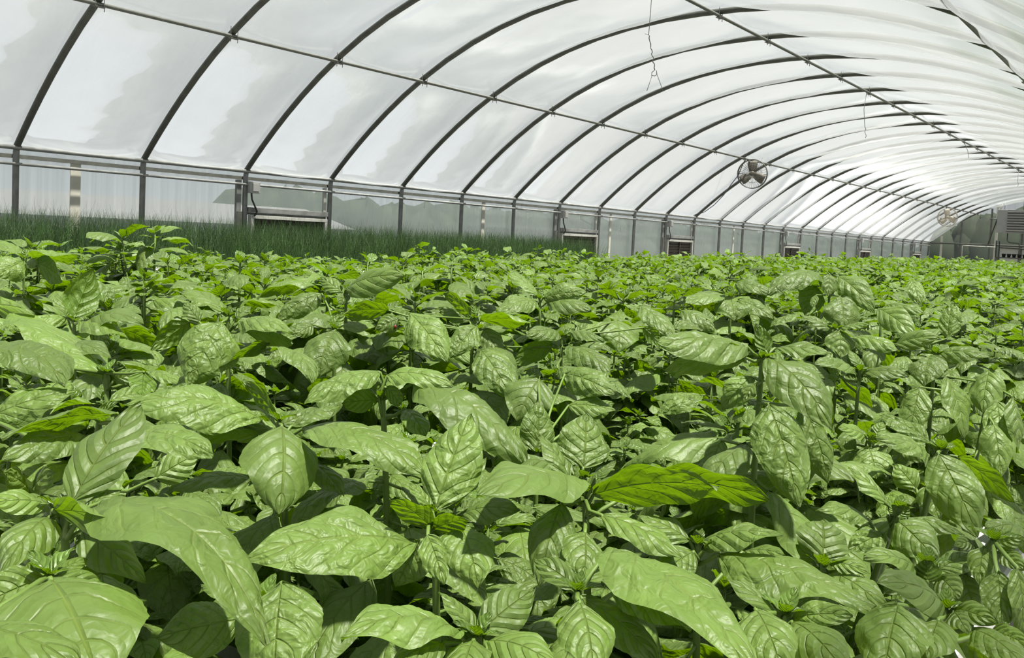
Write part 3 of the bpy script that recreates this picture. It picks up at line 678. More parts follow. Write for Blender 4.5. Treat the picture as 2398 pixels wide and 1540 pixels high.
# ------------------------------------------------------------------ the basil plants nearest the camera, leaf by leaf
# every leaf: where it leaves the stalk, where it ends, how wide it looks, how far both ends are (m), and which side shows
CR = {1: (0, 880, 2.33375), 2: (800, 880, 2.33375), 3: (1598, 880, 2.33375), 4: (0, 540, 2.9975), 5: (800, 540, 2.9975), 6: (1598, 540, 2.9975), 0: (0, 0, 1.0)}
HERO = [
 ('low basil plant at left with upright puckered leaf and long leaf drooping right', 1, (350, 745), .50, [
  (395,690,775,165,300,.50,.56,'T'), (560,690,1465,1465,430,.50,.43,'T',1.0), (290,735,735,875,120,.485,.46,'U'), (270,770,0,1090,260,.49,.44,'T',.9),
  (265,700,-70,700,130,.50,.47,'T',.6), (270,695,85,665,60,.50,.50,'T'), (460,735,665,622,70,.50,.52,'T'), (300,790,90,1010,190,.50,.52,'T'),
  (440,850,800,1130,220,.51,.50,'T'), (360,720,330,640,60,.50,.51,'T')]),
 ('basil plant cut by the bottom left corner with very broad half-shaded leaves', 1, (270,1090), .43, [
  (275,1105,560,1720,820,.42,.36,'T',.6), (-230,1400,430,1600,260,.36,.34,'T',.7), (250,1100,-120,1260,260,.43,.41,'T'), (280,1090,480,1000,90,.44,.46,'T'), (290,1100,600,1190,160,.43,.45,'T')]),
 ('basil plant whose shaded leaves hang low under the two big lit leaves at lower left', 1, (1440,1230), .52, [
  (1330,1330,850,1430,310,.51,.48,'T',.7), (1540,1130,1500,1720,480,.50,.46,'T',.6), (1430,1210,1100,1150,150,.54,.56,'T'), (1460,1210,1720,1180,140,.54,.57,'T')]),
 ('basil plant behind the upright puckered leaf, its long leaves lying flat to both sides', 1, (540,260), .66, [
  (650,340,1165,435,200,.64,.58,'T',.6), (640,205,0,335,75,.64,.58,'U',.4), (-60,230,425,75,180,.70,.72,'T',.5), (480,330,0,470,170,.63,.57,'T',.7), (540,230,640,140,70,.66,.68,'U'),
  (160,650,20,530,120,.60,.56,'T'), (180,640,290,520,120,.60,.57,'T'), (850,560,1090,420,180,.66,.68,'T'), (560,280,900,330,120,.68,.66,'T')]),
 ('basil plant with one pointed leaf hanging straight down toward the camera at centre left', 1, (1525,250), .74, [
  (1540,270,1525,755,440,.72,.66,'T',.8), (1430,240,660,165,220,.75,.70,'T',.9), (1650,290,2320,535,210,.73,.68,'T',.9), (1500,225,1335,35,90,.75,.77,'U'),
  (1590,275,1860,160,60,.75,.78,'T'), (1545,265,1770,190,120,.75,.79,'T'), (1370,560,925,625,120,.76,.72,'T',.7), (1410,330,1060,340,90,.75,.73,'U'), (1700,470,1880,660,130,.73,.70,'T')]),
 ('basil plant in front with a tall blistered upright leaf above a yellow-green leaf cup', 2, (505,760), .62, [
  (510,735,705,205,330,.62,.665,'T',.35), (560,730,790,445,150,.635,.67,'T'), (495,740,370,585,75,.61,.625,'T'), (490,830,265,680,130,.61,.585,'U',.5), (500,840,690,790,130,.61,.585,'U',.5),
  (400,920,-555,1015,370,.60,.54,'T',.75), (640,820,745,1160,310,.61,.57,'T',1.1), (640,760,975,735,130,.64,.62,'T',.7), (430,900,300,1150,240,.60,.60,'T'), (470,870,560,1140,170,.59,.57,'T')]),
 ('basil plant with a fan-shaped upright leaf and long leaves stretched out both ways', 2, (1325,560), .66, [
  (1320,505,1335,205,290,.66,.69,'T',.4), (1250,570,1080,318,110,.65,.675,'T'), (1310,575,736,668,200,.655,.57,'T',.7), (1375,650,2060,612,225,.66,.61,'U',.5), (1700,560,2336,678,190,.70,.655,'U',.4),
  (1330,850,1320,1120,250,.60,.565,'T',.7), (1420,760,1865,1000,160,.62,.59,'T',.6), (1200,700,1080,1150,270,.62,.58,'T',.7), (1290,620,1360,590,70,.65,.64,'U'), (1260,600,1290,480,60,.65,.66,'T'),
  (1390,560,1500,470,60,.66,.68,'T'), (1180,480,830,490,120,.72,.69,'T')]),
 ('basil plant with a long pale leaf sloping right behind the tall blistered upright leaf', 2, (225,130), 0.757, [
  (400,35,990,475,240,0.748,0.679,'T',.8), (210,-20,-205,150,150,0.757,0.714,'T',.8), (200,130,0,150,130,0.757,0.731,'U',.4), (250,0,605,60,120,0.757,0.731,'T',.8), (240,60,330,170,90,0.748,0.731,'U'), (200,90,180,-20,60,0.757,0.765,'T'), (350,180,460,330,130,0.757,0.722,'T')]),
 ('dark blistered basil plant standing in shade between the pale leaf and the fan-shaped leaf', 2, (1070,420), 1.006, [
  (1070,425,1077,132,200,1.006,1.030,'T',.3), (1080,15,960,245,290,1.170,1.135,'T',.9), (760,-140,930,130,215,1.240,1.193,'T',.8), (1330,200,1490,150,120,1.111,1.135,'T'), (1220,-10,1505,105,180,1.147,1.088,'T',.7), (1240,160,1500,190,110,1.111,1.088,'T')]),
 ('nearest basil plant at the bottom centre, seen from above with four leaves spread out', 2, (745,1425), .47, [
  (640,1395,-5,1432,190,.47,.42,'T',.9), (755,1400,1052,1165,240,.475,.50,'T',.5), (735,1410,528,1180,100,.475,.49,'T'), (790,1450,1180,1585,210,.465,.43,'T',.7), (720,1445,640,1720,260,.46,.42,'T',.7),
  (560,1460,240,1620,170,.45,.42,'T',.7), (750,1430,730,1380,50,.47,.475,'T')]),
 ('basil plant at the bottom with a bright oval leaf and a very long folded one', 2, (1290,1180), .50, [
  (1300,1235,1380,1640,320,.46,.42,'T',.8), (1310,1210,1720,1560,190,.49,.47,'T',.6), (1470,950,2300,1660,290,.52,.40,'T',.5), (1480,1190,1910,1395,130,.50,.47,'T',.6), (1290,1160,1050,1000,150,.52,.54,'T'),
  (1300,1160,1420,1050,120,.52,.55,'T'), (1470,960,1860,1240,150,.55,.52,'T')]),
 ('tall basil plant with one big oval leaf hanging down in the sun', 0, (1785,840), .76, [
  (1800,835,1952,1012,105,.755,.70,'T',.8), (1750,812,1538,806,62,.76,.71,'T',.5), (1740,835,1560,868,66,.755,.72,'U',.4), (1795,825,1770,757,42,.76,.775,'U'), (1800,945,1872,1187,138,.72,.675,'T',.45),
  (1880,950,1938,1130,84,.78,.76,'T',.6), (1850,868,1957,1018,75,.80,.77,'U',.4), (1815,815,1947,828,34,.77,.74,'T'), (1768,897,1740,942,38,.75,.74,'T',.8), (1760,880,1690,960,70,.78,.77,'T'),
  (1690,1030,1660,1105,55,.80,.79,'T'), (1830,850,1915,905,55,.79,.76,'T')]),
 ('basil plant with a long puckered leaf hanging beside the white table edge', 3, (1415,405), .85, [
  (1400,425,1615,885,275,.82,.78,'T',.5), (1345,440,1058,340,120,.85,.81,'T',.7), (1500,440,1818,695,130,.84,.81,'U',.4), (1400,415,1408,320,85,.85,.86,'T'), (1350,370,1075,210,100,.86,.90,'T',.6), (1450,400,1475,365,40,.85,.86,'T'),
  (1280,620,1160,480,150,.90,.92,'T'), (1340,600,1400,780,170,.88,.86,'T')]),
 ('basil plant at the right with a bright striped leaf under a small ruffled yellow-green shoot', 3, (1180,745), .70, [
  (1165,785,1400,1022,245,.695,.655,'T',.7), (1240,775,1545,870,85,.70,.68,'T',.6), (1130,710,908,498,80,.705,.72,'T',.5), (1180,770,1240,710,80,.69,.69,'U'), (1180,760,1140,705,70,.69,.695,'T'), (1120,760,1060,745,40,.70,.69,'T'),
  (1010,780,728,735,80,.72,.70,'T',.8), (1100,860,900,960,160,.70,.69,'T')]),
 ('small basil plant with heart-shaped leaves right of the big oval hanging leaf', 3, (1035,345), 1.188, [
  (1020,395,1060,562,215,1.175,1.150,'T',.7), (1000,330,850,282,85,1.188,1.163,'T',.6), (1060,325,1092,250,75,1.188,1.200,'T'), (960,400,830,600,120,1.200,1.188,'T'), (1010,350,1080,345,50,1.175,1.163,'U'), (1190,350,1340,470,130,1.212,1.188,'T',.6), (890,350,950,400,80,1.200,1.188,'T')]),
 ('basil plant low at the right whose dark young leaf stands between two spread leaves', 3, (1335,1040), .62, [
  (1280,1050,990,990,115,.62,.60,'T',.7), (1400,1060,1602,968,140,.62,.635,'T',.6), (1340,1125,1330,998,150,.61,.615,'U'), (1290,1080,1100,1180,170,.62,.60,'T'), (1400,1090,1520,1220,160,.62,.60,'T')]),
 ('basil plant at the bottom right with a pale bumpy leaf pointing down between broad leaves', 3, (1440,1275), .53, [
  (1430,1270,1065,1130,180,.53,.50,'T',.8), (1490,1270,1720,1350,150,.53,.50,'T',.7), (1480,1285,1562,1412,150,.525,.505,'T',.7), (1590,1385,1900,1620,190,.51,.46,'T',.6), (1440,1260,1480,1210,50,.53,.54,'T'), (1400,1330,1330,1560,250,.50,.47,'T'),
  (1690,1390,1900,1480,130,.56,.53,'T'), (1180,1250,1100,1660,410,.49,.46,'T',.6)]),
 ('basil plant at the lower right with a round ribbed leaf turned up toward the camera', 3, (765,1040), .60, [
  (762,1010,765,785,310,.60,.625,'T',.7), (805,1075,1122,1290,185,.60,.55,'T',.7), (800,1010,1025,1080,100,.60,.58,'T',.6), (720,1020,620,920,80,.61,.62,'U'), (760,1060,700,1110,90,.60,.585,'U')]),
 ('basil plant with a long crinkled leaf stretching below the ribbed round leaf', 3, (85,925), .62, [
  (200,975,1117,1312,215,.60,.52,'T',.5), (110,900,555,870,130,.62,.58,'T',.6), (115,955,350,920,70,.615,.60,'U',.4), (40,900,-250,760,120,.62,.63,'T',.6), (90,900,80,840,60,.62,.63,'T'), (330,960,560,975,90,.66,.63,'T'), (60,960,-130,1090,200,.61,.59,'T')]),
 ('basil plant at the bottom right with a tiny pale shoot above two large ridged leaves', 3, (565,1300), .50, [
  (600,1330,932,1310,170,.50,.475,'T',.7), (530,1310,222,1103,85,.50,.515,'T',.5), (400,1275,560,1660,320,.48,.43,'T',.7), (600,1345,905,1640,300,.49,.43,'T',.7), (560,1320,560,1270,60,.495,.50,'U'), (580,1300,600,1210,60,.50,.51,'T')]),
 ('basil plant at the right edge with long leaves hanging down in shade', 3, (1700,-30), 1.150, [
  (1440,0,1542,345,125,1.138,1.104,'T',.5), (1680,-40,1640,200,190,1.150,1.115,'T',.6), (1720,140,1742,430,160,1.115,1.081,'T',.4), (1800,110,1830,420,70,1.104,1.081,'T'), (1300,60,1240,330,170,1.173,1.150,'T'), (1700,260,1740,560,170,1.069,1.035,'T')]),
 ('small pale basil plant growing low beyond the white table edge at the right', 3, (1700,900), .62, [
  (1650,935,1620,1138,150,.62,.60,'T',.6), (1530,1080,1600,1300,200,.63,.61,'T',.6), (1680,1120,1560,1230,140,.64,.62,'T',.6), (1870,850,1650,850,110,.66,.64,'T',.9), (1590,900,1490,930,90,.63,.62,'T'), (1720,920,1867,880,110,.63,.62,'T'), (1720,1070,1745,1395,190,.58,.56,'T',.5), (1700,900,1670,830,50,.63,.64,'T'), (1740,960,1867,1060,120,.62,.60,'T'), (1830,1050,1850,1420,120,.57,.56,'T',.4)]),
 ('basil plant with one big round leaf bowed down and blistered near its end', 4, (1600,600), 1.053, [
  (1560,640,1330,1100,440,1.030,0.983,'T',.9), (1590,580,1280,412,100,1.053,1.088,'T',.6), (1680,640,2065,720,135,1.053,1.006,'T',.7), (1720,690,2050,800,140,1.047,1.018,'U',.3), (1330,640,1060,840,170,1.076,1.053,'U',.4), (1400,640,1290,500,120,1.111,1.123,'T'), (1600,600,1620,520,70,1.053,1.065,'U'), (1650,620,1760,530,70,1.053,1.076,'T'),
  (1960,830,2200,1060,140,1.006,0.936,'T',.9), (1890,790,1540,960,70,1.018,0.994,'U')]),
 ('basil plant with a smooth rounded leaf right of the big bowed blistered leaf', 4, (2350,690), 1.300, [
  (2350,700,2225,1035,340,1.287,1.235,'T',1.0), (2260,440,1930,640,170,1.456,1.430,'T',.8), (2330,680,2420,560,110,1.300,1.326,'U'), (2200,660,2060,740,120,1.326,1.300,'T')]),
 ('basil plant at the left with a single upright leaf seen against the light', 4, (520,640), 1.206, [
  (520,610,652,262,235,1.206,1.232,'U',.2), (610,640,1008,650,115,1.206,1.156,'T',.8), (470,610,100,665,95,1.206,1.168,'T',.6), (640,680,760,830,120,1.194,1.168,'U'), (560,640,900,760,100,1.181,1.143,'T'), (470,600,400,440,90,1.219,1.245,'T')]),
 ('basil plant at the left edge with a long crumpled leaf reaching up and left', 4, (740,1000), 0.874, [
  (740,1015,55,592,190,0.874,0.966,'T',.5), (-60,850,460,1085,330,0.805,0.713,'T',.8), (450,800,780,900,150,0.920,0.885,'T',.7), (-80,520,245,580,160,1.012,0.966,'U',.3), (800,1050,1010,990,110,0.874,0.885,'T'), (1010,990,1000,1150,200,0.862,0.839,'U'), (1040,990,1240,1075,90,0.897,0.862,'T'), (700,960,650,900,70,0.885,0.897,'U')]),
 ('basil plant at the left edge standing above the bed before the chives', 4, (165,200), 1.860, [
  (170,215,-40,335,210,1.845,1.782,'T',.8), (150,190,-10,65,65,1.860,1.907,'T',.6), (230,195,565,188,65,1.860,1.782,'U',.4), (260,225,432,345,145,1.860,1.798,'U',.4), (185,190,165,120,60,1.860,1.875,'U'), (190,220,265,240,90,1.829,1.798,'T')]),
 ('basil plant left of the middle with a big smooth leaf lying sideways', 5, (30,410), 1.416, [
  (25,415,440,315,200,1.404,1.356,'T',.8), (0,430,-150,330,110,1.416,1.440,'T'), (40,440,-20,520,90,1.416,1.392,'T')]),
 ('basil plant with two heart-shaped leaves hanging forward beside the ladybird', 5, (930,620), 1.312, [
  (480,580,742,922,300,1.275,1.212,'T',.6), (950,665,762,892,190,1.288,1.250,'T',.7), (975,630,1342,652,85,1.312,1.262,'U',.4), (940,605,912,508,65,1.312,1.325,'U'), (905,600,718,438,105,1.312,1.363,'U',.3), (400,620,240,690,150,1.325,1.312,'T'), (330,560,0,590,130,1.350,1.300,'U'), (900,640,680,540,120,1.350,1.375,'T',.8), (1000,690,1120,900,170,1.300,1.275,'T',.7)]),
 ('basil plant in the middle of the bed with leaves spread wide like a star', 5, (1390,480), 1.820, [
  (1370,495,1090,575,140,1.820,1.750,'T',.8), (1415,470,1720,430,180,1.820,1.792,'T',.9), (1380,455,1163,288,75,1.820,1.862,'T',.5), (1440,505,1755,560,130,1.820,1.750,'T',.7), (1390,470,1410,400,50,1.820,1.834,'U')]),
 ('basil plant mid-bed with a round leaf on its right and one falling forward', 5, (1545,740), 1.350, [
  (1530,720,1298,740,120,1.350,1.296,'T',.8), (1480,790,1195,930,160,1.350,1.310,'U',.3), (1600,710,1845,775,75,1.350,1.310,'T',.7), (1600,810,1895,1025,180,1.337,1.256,'T',.8), (1930,630,1945,855,310,1.512,1.458,'T',1.0), (1560,740,1640,690,70,1.350,1.364,'U'), (980,800,1235,1085,240,1.296,1.215,'T',.7), (1515,965,1860,1085,120,1.188,1.121,'T',.6), (2120,680,2240,800,110,1.418,1.391,'U'), (2090,530,2330,760,160,1.539,1.472,'T',.7)]),
 ('tall basil plant with a puckered shield leaf on top and broad leaves all round', 6, (1040,300), 1.860, [
  (1030,300,1022,460,135,1.845,1.813,'T',.5), (960,300,605,445,140,1.860,1.782,'T',.9), (1090,320,1352,580,200,1.860,1.782,'T',1.0), (1110,460,1135,700,275,1.798,1.751,'T',.6), (940,390,860,595,185,1.845,1.813,'U',.5), (1060,300,1110,275,50,1.860,1.875,'T'), (940,450,910,540,60,1.798,1.782,'T')]),
 ('basil plant right of the middle with a pinched heart-shaped leaf facing the camera', 6, (1070,690), 1.425, [
  (1100,700,1110,892,200,1.417,1.388,'T',.6), (1040,690,825,592,65,1.425,1.440,'T',.5), (1100,690,1312,658,40,1.425,1.380,'T',.5), (1190,750,1525,848,100,1.425,1.365,'T',.8), (1065,690,1065,632,52,1.425,1.432,'U')]),
 ('basil plant right of the middle with a creased bib-like leaf under a bright upright shoot', 6, (340,465), 1.740, [
  (340,490,362,632,250,1.725,1.682,'T',.8), (280,470,15,520,80,1.740,1.682,'T',.7), (390,490,645,625,130,1.740,1.682,'T',.7), (335,465,335,383,85,1.740,1.754,'U'), (370,370,640,450,110,1.856,1.798,'T',.7)]),
 ('basil plant with a large sunlit leaf and a bluish one crossing below', 6, (1400,540), 1.620, [
  (1375,545,1640,735,190,1.605,1.530,'T',.7), (1495,795,1818,740,140,1.470,1.425,'T',.7), (1440,520,1700,580,80,1.650,1.590,'T',.6), (1610,345,1662,522,120,1.875,1.830,'T',.7), (1860,755,1900,490,150,1.650,1.680,'T',.4)]),
 ('basil plant with a round ribbed leaf bent forward beside a long ruffled leaf', 6, (1780,865), 1.247, [
  (1740,880,1700,1095,255,1.232,1.189,'T',1.0), (1800,860,2182,890,130,1.247,1.189,'T',.7), (1770,855,1678,788,60,1.247,1.262,'U'), (2200,1000,2000,1079,230,1.218,1.189,'T',.9), (1790,860,1850,800,60,1.247,1.276,'T')]),
 ('basil plant right of the middle with small narrow leaves above a frilly pale rosette', 6, (1245,985), 1.260, [
  (1270,1000,1592,1022,105,1.260,1.215,'T',.8), (1250,970,1172,835,65,1.260,1.290,'T',.5), (1270,1020,1365,1065,70,1.260,1.230,'T'), (1220,1000,930,930,80,1.275,1.230,'T',.8), (1100,1010,1010,960,80,1.290,1.275,'T'), (1100,1000,1150,980,60,1.290,1.305,'T'), (1090,1020,1020,1040,60,1.275,1.260,'T')]),
]
CAPS = []       # (u0, v0, u1, v1, radius, depth) of every leaf, to keep other plants from growing in front of them
def hero_plants():
    rng = random.Random(77)
    for lab, cr, (tx, ty), td, leaves in HERO:
        ox, oy, sc = CR[cr]
        P = lambda x, y, d: at(ox+x/sc, oy+y/sc, d)
        tip = P(tx, ty, td); base = np.array([min(tip[0], -0.25)*1.0, tip[1]+0.02, TT0])
        root = empty('basil_plant', base, lab, 'basil plant', 'basil plants in the bed')
        lm, sm, st = LM(), LM(), MB()
        mid = base*0.5+tip*0.5+np.array([rng.uniform(-.01, .01), rng.uniform(-.01, .01), 0])
        on = lambda f: (1-f)**2*base+2*f*(1-f)*mid+f*f*tip
        st.tube([on(i/8)-base for i in range(9)], [0.0042-0.0018*i/8 for i in range(9)], 8)
        for i in range(len(leaves)):
            l = leaves[i]; x0, y0, x1, y1, w, d0, d1, side = l[:8]; arch = l[8] if len(l) > 8 else 0.5
            p0, p1 = P(x0, y0, d0), P(x1, y1, d1)
            ch = p1-p0; Ln = np.linalg.norm(ch); dm = (d0+d1)/2
            ap = w/sc/F_PX*dm
            W = max(0.54*Ln, ap*1.04)
            view = unit(CAMP-(p0+p1)/2); f = ch/Ln
            nv_ = unit(view-f*view.dot(f)); sd = np.cross(f, nv_)
            c = min(1.0, ap/W); s_ = math.sqrt(max(0, 1-c*c))
            n1, n2 = nv_*c+sd*s_, nv_*c-sd*s_
            if side == 'T': n = n1 if n1[2] > n2[2] else n2
            else:
                n1, n2 = -n1, -n2; n = n1 if n1[2] > n2[2] else n2
            big = Ln > 0.035
            g = blade(p0-base, f, n, Ln, W, arch*1.15, rng.uniform(0.2, 0.45) if side == 'T' else 0.15, rng.uniform(0.0, 0.12) if big else 0.25, 26 if big else 14, 16 if big else 8, rng,
                      rng.choice((0.02, 0.03, 0.042, 0.055)), sym=True, twist=rng.gauss(0, 0.1), peak=rng.uniform(0.38, 0.47), wav=0.8)
            lm.grid(g[0], g[1], rng.random())
            # stalk of the leaf
            best = min((on(k/20) for k in range(6, 21)), key=lambda q: np.linalg.norm(q-(p0-f*0.012-np.array([0, 0, 0.012]))))
            if np.linalg.norm(best-p0) < 0.20:
                m_ = best*0.4+p0*0.6-f*0.004+np.array([0, 0, -0.004])
                st.tube([best-base, m_-base, p0-base, p0+f*Ln*0.06-base-n*0.001], [0.0018, 0.0016, 0.0014, 0.0009], 6)
            CAPS.append((ox+x0/sc, oy+y0/sc, ox+x1/sc, oy+y1/sc, w/sc/2, max(d0, d1)))
        # older leaves lower down the stalk
        phi = rng.uniform(0, PI); hgt = tip[2]-base[2]
        for dn, Lb, e in ((0.075, 0.085, -0.15), (0.11, 0.10, -0.25), (0.155, 0.10, -0.3), (0.205, 0.095, -0.3), (0.26, 0.08, -0.2)):
            if dn > hgt-0.04: break
            p = on(1-dn/hgt); phi += PI/2+rng.gauss(0, 0.15)
            for k in range(2):
                a = phi+PI*k+rng.gauss(0, .2); e2 = e+rng.gauss(0, .15)
                d = np.array([math.cos(a)*math.cos(e2), math.sin(a)*math.cos(e2), math.sin(e2)]); n = np.array([-math.cos(a)*math.sin(e2), -math.sin(a)*math.sin(e2), math.cos(e2)])
                Lc = Lb*rng.uniform(.85, 1.15); q = p+d*Lc*0.2
                st.tube([p-base, q-base], 0.0014, 5)
                g = blade(q-base, d, n, Lc, Lc*rng.uniform(.5, .6), rng.uniform(.9, 1.3), rng.uniform(.25, .45), 0.08, 14, 8, rng, 0.04, twist=rng.gauss(0, .3)); lm.grid(g[0], g[1], rng.random())
        # young leaves closing the tip
        up = unit(tip-mid)
        for k in range(4):
            a = rng.uniform(0, .5)+PI/2*k; e = 0.9 if k % 2 else 0.6
            d = np.array([math.cos(a)*math.cos(e), math.sin(a)*math.cos(e), math.sin(e)]); n = np.array([-math.cos(a)*math.sin(e), -math.sin(a)*math.sin(e), math.cos(e)])
            Lc = rng.uniform(0.012, 0.022)
            g = blade(tip-base, d, n, Lc, Lc*0.55, 0.4, 0, 0.35, 8, 6, rng, 0.06); sm.grid(g[0], g[1], rng.random())
        for nm, me in (('foliage', lm.mesh('foliage', 'leaf')), ('shoot_tip', sm.mesh('shoot_tip', 'shoot'))):
            o = bpy.data.objects.new(nm, me); COL.objects.link(o); o.parent = root
        st.build('stem', 'stem', root, True)
TT0 = 0.90
hero_plants()
def hits_hero(x, y, z, r=0.075):
    """would a plant top here stand in front of one of the plants above?"""
    u, v, d = pix((x, y, z-0.02)); rp = r*F_PX/d
    for u0, v0, u1, v1, w, dl in CAPS:
        if d > dl+0.02: continue
        du, dv = u1-u0, v1-v0; k = max(0, min(1, ((u-u0)*du+(v-v0)*dv)/(du*du+dv*dv+1e-9)))
        if math.hypot(u-u0-k*du, v-v0-k*dv) < w*0.8+rp: return True
    return False

# ------------------------------------------------------------------ growing tables
TT = 0.90           # top of the basil channels
BX0, BX1 = -3.75, -0.22
def table(name, x0, x1, y0, y1, z, label):
    o = ((x0+x1)/2, (y0+y1)/2, 0)
    root = empty(name, o, label, 'growing table', 'white growing tables')
    m = MB(); m.box((x0, y0, z-0.09), (x1, y1, z)); m.build('channel_top', 'white_plastic', root, False, origin=o, bevel=0.008)
    n = max(2, int((y1-y0)/2.4))
    for i in range(n+1):
        for x in (x0+0.12, x1-0.12):
            y = y0+0.1+(y1-y0-0.2)*i/n
            m = MB(); m.box((x-0.03, y-0.03, 0), (x+0.03, y+0.03, z-0.092)); m.build('leg', 'galv_light', root, False, origin=o)
    return root
table('growing_table', BX0+0.15, BX1, 0.2, 22.0, TT, 'long white table the basil grows on, its edge glimpsed between leaves at lower right')
table('growing_table', -8.35, -7.05, 0.5, 11.2, 0.98, 'white table under the dark green chives by the side wall')
table('growing_table', -8.3, -6.2, 22.0, 31.0, 1.16, 'empty white table far back by the side wall, just showing above the basil')
# channel ends standing out at the right edge of the bed and the black drip tube
wire([(-0.30, 1.62, 0.93), (-0.27, 1.72, 0.97), (-0.25, 1.85, 0.985), (-0.25, 2.1, 0.975), (-0.27, 2.5, 0.94)], 0.007, 'black drip tube looping over the white table edge at the right', 'tube', None, 'black', 'drip_tube')

# ------------------------------------------------------------------ chives
def chives():
    rng = np.random.default_rng(11); n = 20000
    x = rng.uniform(-8.3, -7.15, n); y = 0.6+10.3*rng.random(n)**0.95
    end = np.clip((11.2-y)/1.6, 0.25, 1.0)
    clump = 0.85+0.15*np.sin(x*9+1.3*np.sin(y*5))*np.cos(y*7.3)
    Lb = rng.uniform(0.34, 0.50, n)+0.10*(rng.random(n) < 0.06)*(0.55+0.45*end)*clump
    az = rng.uniform(0, 2*PI, n); lean = np.abs(rng.normal(0.16, 0.17, n)); bend = np.abs(rng.normal(0.25, 0.35, n))
    K = 5; t = np.linspace(0, 1, K)
    V = np.zeros((n, K, 3, 3))
    px_, pz_ = np.zeros(n), np.full(n, 0.982); ang = lean.copy()
    r0 = rng.uniform(0.0016, 0.0026, n)
    for i in range(K):
        if i:
            px_ = px_+np.sin(ang)*Lb/(K-1); pz_ = pz_+np.cos(ang)*Lb/(K-1); ang = ang+bend/(K-1)*1.6*t[i]
        r = r0*(1-0.85*t[i]**2)
        for j in range(3):
            q = 2*PI*j/3
            V[:, i, j, 0] = x+np.cos(az)*px_+r*math.cos(q); V[:, i, j, 1] = y+np.sin(az)*px_+r*math.sin(q); V[:, i, j, 2] = pz_
    idx = np.arange(n*K*3).reshape(n, K, 3); f = []
    for j in range(3):
        j2 = (j+1) % 3
        f.append(np.stack([idx[:, :-1, j], idx[:, :-1, j2], idx[:, 1:, j2], idx[:, 1:, j]], -1).reshape(-1, 4))
    F = np.concatenate(f); lm = LM()
    me = lm.mesh('chives', 'chive', (V.reshape(-1, 3), F, np.zeros((n*K*3, 2)), np.zeros(n*K*3)))
    o = bpy.data.objects.new('chives', me); COL.objects.link(o)
    tag(o, 'dense dark green chives growing along the side wall behind the basil', 'chives', None, 'stuff')
chives()

# ------------------------------------------------------------------ trees outside
def outside_trees():
    rng = random.Random(3); m = MB()
    def blob(c, r):
        n, k = 14, 9; V = []; F = []
        for i in range(k+1):
            th = PI*i/k
            for j in range(n):
                a = 2*PI*j/n; q = r*(1+0.16*math.sin(3*a+c[0])*math.sin(2*th+c[1])+rng.uniform(-.06, .06))
                V.append((c[0]+q*math.sin(th)*math.cos(a), c[1]+q*math.sin(th)*math.sin(a), c[2]+q*math.cos(th)*1.15))
        for i in range(k):
            for j in range(n): F.append((i*n+j, i*n+(j+1) % n, (i+1)*n+(j+1) % n, (i+1)*n+j))
        m.add(V, F)
    for i in range(210):
        y = rng.uniform(17, 85); x = rng.uniform(-26, -19); r = rng.uniform(1.2, 2.0); blob((x, y, 1.33+0.060*abs(x)-r*1.3+rng.uniform(-0.35, 0)), r)
    for i in range(170):
        x = rng.uniform(-13, 6); r = rng.uniform(1.3, 2.4); top = CAMZ+(arch_z(max(XW+0.05, x*36/53))-CAMZ)*50/36; blob((x, rng.uniform(50, 56), top-r*1.35-abs(rng.gauss(0, 1.0))), r)
    return m.build('outside_trees', 'trees', None, True)
m = MB(); m.box((-17, -8, -0.1), (-14, 11.5, 1.42)); m.add([(-13.8, -8.2, 1.40), (-13.8, 11.7, 1.40), (-15.5, 11.7, 1.80), (-15.5, -8.2, 1.80), (-17.2, 11.7, 1.40), (-17.2, -8.2, 1.40)], [(0, 1, 2, 3), (3, 2, 4, 5), (0, 3, 5), (1, 4, 2)])
tag(m.build('outside_shed', 'shed', None, False, origin=(-15.5, 3.5, 0)), 'long pale building outside, blurred behind the clear left wall', 'building')
tag(outside_trees(), 'dim green trees outside, seen blurred through the clear walls', 'trees', None, 'stuff')

# ------------------------------------------------------------------ the basil bed
def hmean(d):
    return float(np.interp(d, [0.4, 0.55, 0.8, 2.0, 3.0, 4.2, 6.0, 9.0, 14.0, 24.0], [-0.235, -0.21, -0.145, -0.14, -0.175, -0.18, -0.125, -0.10, -0.07, -0.075]))
rng = random.Random(20)
cands = []
SP = 0.185
for i in range(int((BX1-BX0)/SP)+1):
    for j in range(int(22.0/SP)):
        x = BX0+0.08+SP*i+rng.uniform(-.05, .05); y = 0.28+SP*j+rng.uniform(-.05, .05)
        if x > BX1-0.03: continue
        d = math.hypot(x, y)
        if d < 0.42: continue
        z = CAMZ+hmean(d)+rng.gauss(0, 0.02)+(rng.uniform(0.03, 0.07) if rng.random() < 0.12 else 0)
        u, v, dep = pix((x, y, z))
        if dep < 0.3: continue
        mar = 110+60/dep
        if u < -mar or u > 2398+mar or v > 1540+260/dep: continue
        cands.append((dep, x, y, z, u, v))
for j in range(int(22.0/SP*1.5)):      # a closed edge along the far side of the bed
    x, y = BX0+rng.uniform(-0.03, 0.12), 0.28+SP/1.5*j+rng.uniform(-.04, .04); d = math.hypot(x, y)
    z = CAMZ+hmean(d)+rng.gauss(-0.02, 0.02); u, v, dep = pix((x, y, z))
    if dep > 0.3 and -150 < u < 2550: cands.append((dep, x, y, z, u, v))
def blocks_gap(x, y, z):
    """keeps the little gap at the right through which the white table edge shows"""
    for zz in (z, z-0.08):
        if zz < TT: break
        u, v, d = pix((x, y, zz))
        if d < 1.8 and math.hypot(u-2342, (v-1190)) < 30+0.03*F_PX/d: return True
    return False
cands = [c for c in cands if not blocks_gap(c[1], c[2], c[3])]
cands.sort()
NEAR_H = 0.38
def variants(n, lod, stems, seed0, H=NEAR_H):
    res = []
    for i in range(n):
        lm, sm, st = basil(seed0+i, H, lod, stems)
        res.append((lm, sm, st))
    return res
